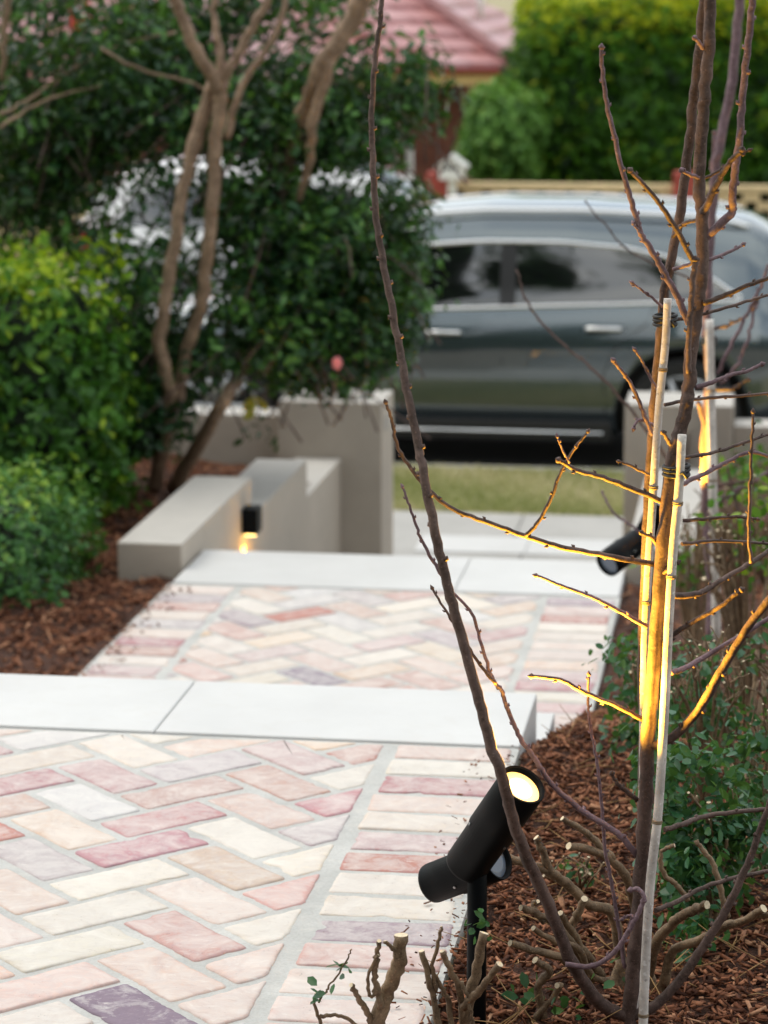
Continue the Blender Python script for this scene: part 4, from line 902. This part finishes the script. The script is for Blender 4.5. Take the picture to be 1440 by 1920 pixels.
def tie(label, pts, Y, r, w):
    bm = bmesh.new()
    for dz, a0 in ((-.006, 0), (.004, .4), (.012, .9)):
        c = W(pts[0], pts[1], Y); P = [c+Vector((math.cos(t)*w, math.sin(t)*w*.9, dz*.7+.0015*math.sin(t+a0))) for t in np.linspace(a0, a0+6.283, 26)]; tube(bm, P, r, 6)
    c = W(pts[0], pts[1], Y); tube(bm, [c+Vector((w*.3, -w, 0)), c+Vector((w*.6, -w*1.25, .003)), c+Vector((w*.9, -w*1.2, -.006))], r, 6)
    tag(obj('plant_tie', bm, M['tie']), label, 'plant tie')
tie('black rubber tie round trunk and stake top, before the right stepped wall', (1268, 884), 3.945, .0028, .019)
tie('black rubber tie high on the left stake, before the rear car door', (1247, 602), 4.01, .0026, .017)
# second young tree further along the bed
K2 = 1/715
t2 = thing('young_tree', 'bare young tree further back, lit yellow on its stem before the right pillar', 'tree', tuple(W(1332, 1190, 7.0)))
P = trace([(1332, 1200), (1330, 1050), (1322, 930), (1324, 820), (1330, 700), (1325, 600), (1330, 480), (1342, 330), (1352, 260), (1372, 150), (1388, 0), (1394, -40)], [7.0, 6.95], 6, .002, 3); bm = bmesh.new(); tube(bm, P, radii(P, 8*K2, 9*K2), 10, rough=.04); obj('trunk', bm, M['bark_violet'], t2)
P = trace([(1327, 905), (1326, 820), (1316, 775), (1309, 752)], [6.95, 6.9], 5, .001, 4); bm = bmesh.new(); tube(bm, P, radii(P, 6*K2, 4*K2), 8); obj('branch', bm, M['bark_violet'], t2)
for k, (pts, Ys, a, b, m) in enumerate([
 ([(1340, 730), (1375, 728), (1402, 712)], [6.95, 6.9], 4, 3, 'bark'), ([(1335, 618), (1370, 608), (1400, 590), (1420, 560)], [6.95, 6.9], 4, 3, 'bark'),
 ([(1345, 700), (1375, 640), (1400, 590), (1425, 540), (1440, 500)], [6.9, 6.8], 4, 3, 'bark_violet'), ([(1350, 720), (1385, 680), (1405, 620), (1420, 560)], [7, 7], 3.5, 3, 'bark_violet'),
 ([(1320, 520), (1322, 430), (1335, 330), (1340, 250)], [7.05, 7.05], 6, 4, 'bark_violet'), ([(1345, 940), (1390, 915), (1450, 880)], [7, 7], 6, 5, 'bark_violet'),
 ([(1345, 912), (1400, 902), (1450, 893)], [7, 7], 4, 3, 'bark'), ([(1335, 1030), (1370, 1040), (1410, 1050)], [7, 7], 4.5, 3, 'bark'), ([(1385, 985), (1375, 920), (1365, 880)], [7, 7], 3, 2.5, 'bark'),
 ([(1200, 1000), (1150, 960), (1130, 925)], [6.4, 6.4], 2.5, 2, 'bark_violet'), ([(1290, 520), (1180, 470), (1100, 380)], [7.1, 7.1], 2, 1.5, 'bark'), ([(1280, 900), (1200, 790), (1120, 700), (1050, 640), (990, 570), (970, 510)], [7.1, 7.1], 3.5, 2, 'bark')]):
    twig(t2, pts, Ys, a*K2, b*K2, m, True, k+300, jit=.002)
o = bamboo('pale bamboo stake tied to the rear bare tree, right of the taller stems', [(1343, 1200), (1341, 1060), (1336, 900), (1333, 750), (1330, 600)], [6.9, 6.9], 9, (.2, .5, .8), k=K2)
tie('black tie round the rear bare tree and its stake', (1330, 640), 6.93, .004, .018)

# ------------------------------------------------------------------ twin spotlights on spikes
def spot_fixture(label, postpx, Y, k, heads, ground, r_post, lit=None):
    root = thing('garden_spotlight', label, 'spotlight', (0, 0, 0)); kx, ky = postpx; top = W(kx, ky, Y)
    bm = bmesh.new(); base = W(kx, ground, Y); tube(bm, [Vector((top.x, top.y, base.z-.15)), Vector((top.x, top.y, top.z-.004)), Vector((top.x, top.y, top.z))], [r_post, r_post, r_post*.85], 20); obj('post', bm, M['black'], root)
    for h in heads:
        a = W(h[0], h[1], h[2]); b = W(h[3], h[4], h[5]); r_ = h[6]; ax = (b-a); L = ax.length; ax.normalize()
        bm = bmesh.new(); lathe(bm, a, ax, [(0, r_*.80), (.003, r_*.90), (.008, r_*.93), (L*.44, r_*.94), (L*.445, r_), (L-.002, r_), (L, r_*.97), (L-.0015, r_*.88), (L-.012, r_*.86)], 40); hd = obj('lamp_head', bm, M['black'], root)
        for p in hd.data.polygons: p.use_smooth = abs(p.normal.dot(ax)) < .5
        bm = bmesh.new(); lathe(bm, a+ax*(L-.0115), ax, [(0, r_*.54), (.002, r_*.52), (.003, r_*.4)] if h[7] else [(0, r_*.855), (.002, r_*.85), (.004, r_*.6)], 40); obj('lens', bm, M['lamp_on'] if h[7] else M['glassback'], hd)
        if h[7]: bm = bmesh.new(); lathe(bm, a+ax*(L-.0118), ax, [(0, r_*.855), (.001, r_*.855), (.0015, r_*.55)], 40); obj('reflector', bm, M['lamp_ring'], hd)
        if h[7]:
            ld = bpy.data.lights.new('spot_beam', 'SPOT'); lo = bpy.data.objects.new('spot_beam', ld); C.objects.link(lo); lo.location = b+ax*.004; lo.rotation_euler = (-ax).to_track_quat('Z', 'Y').to_euler()
            ld.energy = h[7]; ld.spot_size = R(h[8]); ld.spot_blend = .3; ld.shadow_soft_size = .02; ld.color = (1.0, .52, .05)
            lo.rotation_euler = ax.to_track_quat('-Z', 'Y').to_euler()
        bm = bmesh.new()
        for an in (0.6, 2.7, 4.8):
            u_ = ax.orthogonal().normalized(); w_ = ax.cross(u_); dd = u_*math.cos(an)+w_*math.sin(an); lathe(bm, a+ax*(L*.46)+dd*(r_*.99), dd, [(0, .0026), (.0012, .0026), (.0016, .0018)], 10)
        obj('screws', bm, M['steel'], hd)
        bm = bmesh.new(); tube(bm, [a.lerp(b, .35), top+Vector((0, 0, .004))], [.010*k, .010*k], 12); lathe(bm, top+Vector((0, -.012*k, .002)), (0, 1, 0), [(0, .012*k), (.024*k, .012*k)], 16); obj('knuckle', bm, M['black'], root)
    return root
spot_fixture('black twin spotlight in the mulch, upper head lit and aimed at the bare tree', (895, 1625), 3.95, 1.0,
    [(872, 1626, 3.965, 981, 1470, 3.885, .0375, 105.0, 112), (806, 1658, 4.04, 934, 1609, 3.985, .0350, 0, 0)], 1990, .0155)
spot_fixture('black twin spotlight behind the bare stems, one head pointing down at the lower steps', (1214, 1012), 6.8, 1.0,
    [(1200, 1012, 6.82, 1138, 1058, 6.72, .036, 0, 0), (1206, 1012, 6.95, 1243, 952, 6.96, .036, 45.0, 56)], 1360, .013)
# ------------------------------------------------------------------ wall light
wl = thing('wall_light', 'small black wall light glowing downward on the left stepped wall', 'wall light', (-1.96, 9.95, -.02))
t_ = W(446, 950, 9.95); b_ = W(446, 997, 9.95); X0 = -1.972
bm = bmesh.new(); box(bm, X0, X0+.062, 9.90, 10.0, b_.z, t_.z, .004); obj('lamp_body', bm, M['black'], wl)
bm = bmesh.new(); box(bm, X0+.010, X0+.050, 9.915, 9.985, b_.z-.008, b_.z-.0005, .001); obj('lens', bm, M['lamp_on'], wl)
ld = bpy.data.lights.new('wall_glow', 'SPOT'); lo = bpy.data.objects.new('wall_glow', ld); C.objects.link(lo); lo.location = (X0+.022, 9.95, b_.z-.012); lo.rotation_euler = (0, R(-4), 0)
ld.energy = 130; ld.spot_size = R(66); ld.spot_blend = .8; ld.shadow_soft_size = .012; ld.color = (1.0, .50, .07)

# ------------------------------------------------------------------ pruned shrubs in the right bed
def gnarl(parent, pts, Ys, r0, r1, seed, k=K, name='stem'):
    P = trace(pts, Ys, 6, .0011, seed); rr = random.Random(seed); Rr = [x*rr.uniform(.9, 1.1) for x in radii(P, r0*k, r1*k)]
    bm = bmesh.new(); tube(bm, P, Rr, 10, rough=.10, capmi=1); return obj(name, bm, [M['bark_cut'], M['cutwood']], parent)
def sprig(parent, pts, size, seed, mat='leaf_small', n_per=3, spread=.012, asp=.62):
    r = np.random.default_rng(seed); P = []; 
    for px, py, Y in pts: P.append(np.array(W(px, py, Y))+r.normal(0, spread, (n_per, 3)))
    P = np.concatenate(P); N = r.normal(0, .7, P.shape); N[:, 2] += .7; N[:, 1] -= .4
    return obj('leaves', leaf_mesh('leaves', P, N, size, seed+1, asp, .15), M[mat], parent)
s1 = thing('pruned_shrub', 'hard pruned leafless shrub with pale cut ends between spotlight and bare tree', 'shrub', tuple(W(1140, 1830, 4.1)))
for k, (pts, Ys, a, b) in enumerate([
 ([(1140, 1935), (1152, 1870), (1165, 1795)], [4.13, 4.15], 17, 13), ([(1135, 1935), (1118, 1880), (1100, 1848)], [4.1, 4.06], 14, 10),
 ([(1165, 1800), (1150, 1715), (1106, 1696), (1060, 1655), (1029, 1634), (985, 1620), (951, 1607)], [4.15, 4.02], 12, 8), ([(1036, 1642), (1020, 1600), (1005, 1570)], [4.06, 4.05], 8, 7),
 ([(1190, 1700), (1178, 1655), (1150, 1615), (1100, 1592), (1066, 1586)], [4.2, 4.1], 11, 8), ([(1150, 1612), (1100, 1562), (1054, 1534)], [4.15, 4.12], 8, 6),
 ([(1110, 1840), (1085, 1790), (1050, 1740), (1010, 1715), (976, 1702)], [4.1, 4.0], 10, 7), ([(1130, 1830), (1100, 1790), (1070, 1745), (1050, 1712)], [4.1, 4.05], 9, 7),
 ([(1100, 1850), (1060, 1800), (1010, 1785), (956, 1768)], [4.05, 3.95], 9, 7), ([(1060, 1750), (1080, 1720), (1096, 1685)], [4.08, 4.06], 9, 8),
 ([(1150, 1840), (1110, 1830), (1085, 1780), (1040, 1765), (1000, 1740)], [4.1, 4.0], 7, 6), ([(1020, 1915), (1010, 1850), (1030, 1820), (1003, 1800)], [3.98, 3.95], 9, 7),
 ([(990, 1925), (1020, 1890), (1050, 1850), (1045, 1848)], [3.98, 3.95], 7, 6), ([(1020, 1730), (1000, 1700), (1008, 1690)], [4.03, 4.03], 6, 6)]): gnarl(s1, pts, Ys, a, b, 400+k)
sprig(s1, [(1132, 1818, 3.95), (1080, 1900, 3.98), (1020, 1895, 4.0), (1050, 1880, 4.0), (960, 1845, 4.0), (1100, 1860, 4.0), (1000, 1870, 4.0)], .024, 21, n_per=4, spread=.02)
s2 = thing('pruned_shrub', 'hard pruned shrub with thick stems on the brick edge in the bottom foreground', 'shrub', tuple(W(720, 1960, 3.7)))
K3 = 1/1350
for k, (pts, Ys, a, b) in enumerate([
 ([(700, 1975), (705, 1920), (727, 1858), (746, 1810), (752, 1753)], [3.7, 3.68], 19, 13), ([(705, 1930), (686, 1895), (668, 1865), (658, 1847)], [3.69, 3.66], 7, 5),
 ([(716, 1890), (708, 1860), (702, 1825), (706, 1795), (711, 1764)], [3.68, 3.66], 7, 5), ([(704, 1850), (695, 1870), (690, 1830), (710, 1790)], [3.68, 3.66], 4, 3), ([(748, 1790), (735, 1777), (722, 1764)], [3.68, 3.66], 5, 4),
 ([(608, 1975), (600, 1915), (590, 1885), (592, 1862)], [3.7, 3.7], 4, 3), ([(600, 1905), (640, 1905), (672, 1925)], [3.7, 3.7], 4, 4), ([(598, 1880), (608, 1860), (628, 1835), (650, 1800), (660, 1780)], [3.7, 3.68], 2.5, 1.5)]): gnarl(s2, pts, Ys, a, b, 440+k, K3)
sprig(s2, [(633, 1800, 3.69), (649, 1821, 3.69), (627, 1842, 3.69), (606, 1866, 3.69), (590, 1850, 3.69), (583, 1880, 3.69), (640, 1810, 3.69)], .021, 22, n_per=2, spread=.005)
s3 = thing('pruned_shrub', 'pruned shrub with forked grey stems in front of the spotlight post', 'shrub', tuple(W(860, 1960, 3.75)))
for k, (pts, Ys, a, b) in enumerate([
 ([(825, 1985), (820, 1920), (808, 1850), (790, 1783)], [3.75, 3.73], 8, 6), ([(815, 1860), (812, 1810), (822, 1765), (827, 1737)], [3.74, 3.72], 5, 3), ([(870, 1985), (866, 1900), (860, 1850), (842, 1812), (829, 1783)], [3.76, 3.72], 8, 6),
 ([(866, 1960), (880, 1880), (895, 1810), (908, 1749)], [3.76, 3.74], 13, 9), ([(868, 1890), (900, 1855), (937, 1807)], [3.74, 3.7], 9, 7), ([(850, 1960), (840, 1880), (820, 1840), (806, 1815)], [3.75, 3.74], 6, 4), ([(866, 1840), (880, 1880), (888, 1930)], [3.73, 3.73], 4, 3)]): gnarl(s3, pts, Ys, a, b, 470+k, K3)
sprig(s3, [(893, 1715, 3.8), (905, 1728, 3.8), (888, 1745, 3.8), (900, 1755, 3.8)], .018, 23, n_per=3, spread=.007)
s4 = thing('pruned_shrub', 'pruned shrub with long bent stems right of the bamboo stake in the lower right', 'shrub', tuple(W(1270, 1850, 4.15)))
for k, (pts, Ys, a, b) in enumerate([
 ([(1228, 1935), (1230, 1890), (1215, 1828)], [4.15, 4.15], 15, 12),
 ([(1215, 1830), (1230, 1770), (1262, 1730), (1300, 1706), (1326, 1697)], [4.15, 4.02], 12, 9), ([(1235, 1900), (1245, 1840), (1265, 1780), (1310, 1765), (1350, 1740), (1395, 1725), (1432, 1703)], [4.15, 4.05], 11, 8),
 ([(1310, 1765), (1380, 1730), (1450, 1712)], [4.1, 4.05], 6, 5), ([(1365, 1720), (1350, 1660), (1330, 1610), (1305, 1575)], [4.2, 4.2], 7, 5), ([(1290, 1690), (1270, 1660), (1245, 1640), (1240, 1600), (1265, 1585)], [4.2, 4.18], 6, 4)]): gnarl(s4, pts, Ys, a, b, 500+k)
def bushy(label, base, Y, nst, hpx, wpx, k, seed, leafn, lsize, bl=(), cut=True, rs=6, lean=0, mat='leaf_small', nleafspread=.05):
    """shrub: stems fan out from the foot, fork, end in pale cuts; leaves in loose clumps"""
    rr = random.Random(seed); root = thing('pruned_shrub', label, 'shrub', tuple(W(*base, Y)), 'pruned shrubs in the right bed')
    gx = W(*base, Y).x; foot = (base[0], 5000*(CZ-float(right_z(np.array([gx]), np.array([Y]))[0]))/Y-50+6)
    for s_ in range(nst):
        a = rr.uniform(-1, 1); tx, ty = base[0]+a*wpx+lean, base[1]-hpx*rr.uniform(.5, 1)*(1-.35*abs(a)); mx, my = base[0]+(tx-base[0])*rr.uniform(.2, .6), base[1]+(ty-base[1])*rr.uniform(.35, .6)
        yy = Y+rr.uniform(-.15, .15); rad = rs*rr.uniform(.6, 1.2)
        gnarl(root, [foot, (mx, my), (tx, ty)], [Y, yy], rad*1.3, rad*.75, seed*10+s_, k)
        fx, fy = (mx+tx)/2, (my+ty)/2
        for _ in range(rr.choice((1, 2))): gnarl(root, [(fx, fy), (fx+rr.uniform(-.35, .35)*wpx*.6, fy-hpx*.15), (fx+rr.uniform(-.5, .5)*wpx*.7, fy-hpx*rr.uniform(.15, .4))], [yy, yy+rr.uniform(-.08, .08)], rad*.6, rad*.4, seed*10+s_+500, k)
    if leafn:
        P_, N_, T_ = cluster_pts(bl, 9, nleafspread, seed); me = leaf_mesh('leaves', P_, N_, lsize, seed+1, .6, .15); obj('leaves', me, M[mat], root)
    return root
bushy('green leafed pruned shrub right of the stakes, behind the two dark crossing branches', (1330, 1760), 4.45, 9, 330, 110, 1/1130, 61, 1, .024, [(1290, 1480, 4.4, 85, 110, .12, 42), (1330, 1600, 4.4, 95, 90, .12, 46), (1385, 1560, 4.5, 60, 110, .1, 26), (1270, 1640, 4.35, 40, 80, .06, 14), (1300, 1760, 4.3, 60, 60, .08, 12), (1230, 1420, 4.5, 40, 80, .06, 12)], nleafspread=.022, rs=6)
bushy('sparse pruned shrub with greying stems at the right edge above the dark leafed one', (1400, 1480), 5.2, 12, 360, 110, 1/970, 62, 1, .024, [(1340, 1330, 5.1, 80, 70, .12, 14), (1400, 1250, 5.2, 50, 60, .1, 8)], nleafspread=.03, rs=5)
bushy('sparse pruned shrub with small leaves between the stakes and the mulch mound', (1230, 1400), 5.3, 9, 250, 70, 1/950, 63, 1, .024, [(1190, 1260, 5.3, 45, 80, .1, 22), (1270, 1300, 5.2, 50, 60, .1, 14), (1180, 1370, 5.3, 30, 50, .1, 10)], nleafspread=.028, rs=4.5)
bushy('tangle of bare tan shoots at the right edge beside the rear stake', (1400, 1230), 6.6, 16, 330, 90, 1/760, 64, 1, .03, [(1400, 1000, 6.6, 60, 90, .15, 12)], nleafspread=.04, rs=4.5, mat='leaf_hedge')
bushy('bare tan shoots beside the right stepped wall, behind the stakes', (1300, 1150), 7.6, 14, 260, 70, 1/660, 65, 1, .03, [(1290, 1040, 7.6, 40, 80, .15, 10)], nleafspread=.04, rs=3.5, mat='leaf_hedge')
bushy('tan pruned shoots beyond the rear stake before the boundary wall at right', (1420, 1060), 9.2, 16, 220, 80, 1/545, 66, 1, .04, [(1410, 900, 9.2, 50, 60, .2, 12)], nleafspread=.05, rs=3.5, mat='leaf_hedge')

# ------------------------------------------------------------------ unseen trees added behind the viewpoint, placed and sized to darken the car's reflections
def tree_mass(blobs, n, size, seed):
    Ps, Ns = [], []; b = bmesh.new()
    for i, (c, r_) in enumerate(blobs):
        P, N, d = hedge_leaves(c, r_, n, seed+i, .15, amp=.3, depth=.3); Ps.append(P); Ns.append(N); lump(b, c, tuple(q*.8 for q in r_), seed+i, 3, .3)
    me = leaf_mesh('reflection_trees', np.concatenate(Ps), np.concatenate(Ns), size, seed, .6); return join_core(me, b)
tm = tree_mass([((-9, -9, 3.0), (4.5, 2.5, 4.6)), ((-3.2, -10, 2.6), (3.6, 2.5, 4.0)), ((2.6, -9, 2.2), (3.2, 2.5, 3.2)), ((8.5, -10, 3.5), (3.6, 2.5, 5.4)), ((-16, -9, 3.5), (5, 3, 5.5)), ((15, -9, 3), (5, 3, 5)), ((0, -7.5, .8), (20, 1.5, 1.6)), ((-10.4, -10, 13), (5.4, 3, 16)), ((-4.3, -10.5, 7), (1.5, 2, 12)), ((-.3, -10.5, 13), (1.8, 2, 15))], 2600, .34, 900)
tag(obj('reflection_trees', tm, [M['leaf_dark'], M['core']]), 'unseen dark trees added to be mirrored in the windows of the parked grey car', 'trees', kind='stuff')

# crumbs of bark scattered over the path edge and dry grass stalks lying on the mulch
me = chips('spilled_bark', 260, lambda r, n: -.475-r.random(n)**2.5*.10, lambda r, n: 3.4+r.random(n)*1.9, lambda X, Y: np.full(len(X), LZ), (.004, .016), (.002, .006), 15)
tag(obj('spilled_bark', me, M['chips']), 'bark crumbs spilled on the brick edge beside the spotlight', 'mulch', kind='stuff')
me = chips('spilled_bark', 200, lambda r, n: -1.97+r.random(n)**2.5*.10, lambda r, n: 6.7+r.random(n)*1.9, lambda X, Y: np.full(len(X), .0), (.006, .03), (.003, .008), 16)
tag(obj('spilled_bark', me, M['chips']), 'bark crumbs spilled on the left edge of the lower brick path', 'mulch', kind='stuff')
bm = bmesh.new(); rr = random.Random(8)
for _ in range(420):
    x, y = -.42+rr.random()**1.2*1.2, 3.5+rr.random()**1.2*2.6; z = float(right_z(np.array([x]), np.array([y]))[0])+.012
    a = rr.uniform(0, 6.28); L = rr.uniform(.03, .13); p = Vector((x, y, z)); d = Vector((math.cos(a), math.sin(a), rr.uniform(-.05, .55))); q = p+d*L*.5+Vector((rr.gauss(0, .006), rr.gauss(0, .006), rr.uniform(0, .01)))
    tube(bm, [p, q, q+d*L*.5+Vector((rr.gauss(0, .01), rr.gauss(0, .01), rr.uniform(-.01, .02)))], [.0009, .0011, .0005], 4)
tag(obj('dry_stalks', bm, simple('dry_stalk', (.34, .20, .08), .8, var=.5, scale=40)), 'dry tan grass stalks lying loose on the right mulch bed', 'stalks', kind='stuff')

bushy('thin tan shoots and small leaves low at the right edge, above the bare mulch', (1425, 1700), 4.7, 14, 420, 70, 1/1070, 67, 1, .022, [(1410, 1450, 4.7, 40, 120, .1, 22), (1420, 1640, 4.7, 30, 70, .08, 12)], nleafspread=.022, rs=3.2)
bushy('thin tangle of tan twigs just right of the lit trunk, over small green leaves', (1320, 1420), 5.0, 16, 260, 90, 1/1010, 68, 1, .022, [(1300, 1290, 5.0, 70, 70, .1, 18)], nleafspread=.025, rs=3)
bushy('thin pruned twigs in front of the mulch mound, left of the young tree', (1080, 1700), 4.6, 7, 130, 70, 1/1090, 69, 1, .02, [(1090, 1640, 4.6, 40, 30, .05, 3)], nleafspread=.02, rs=3.5)
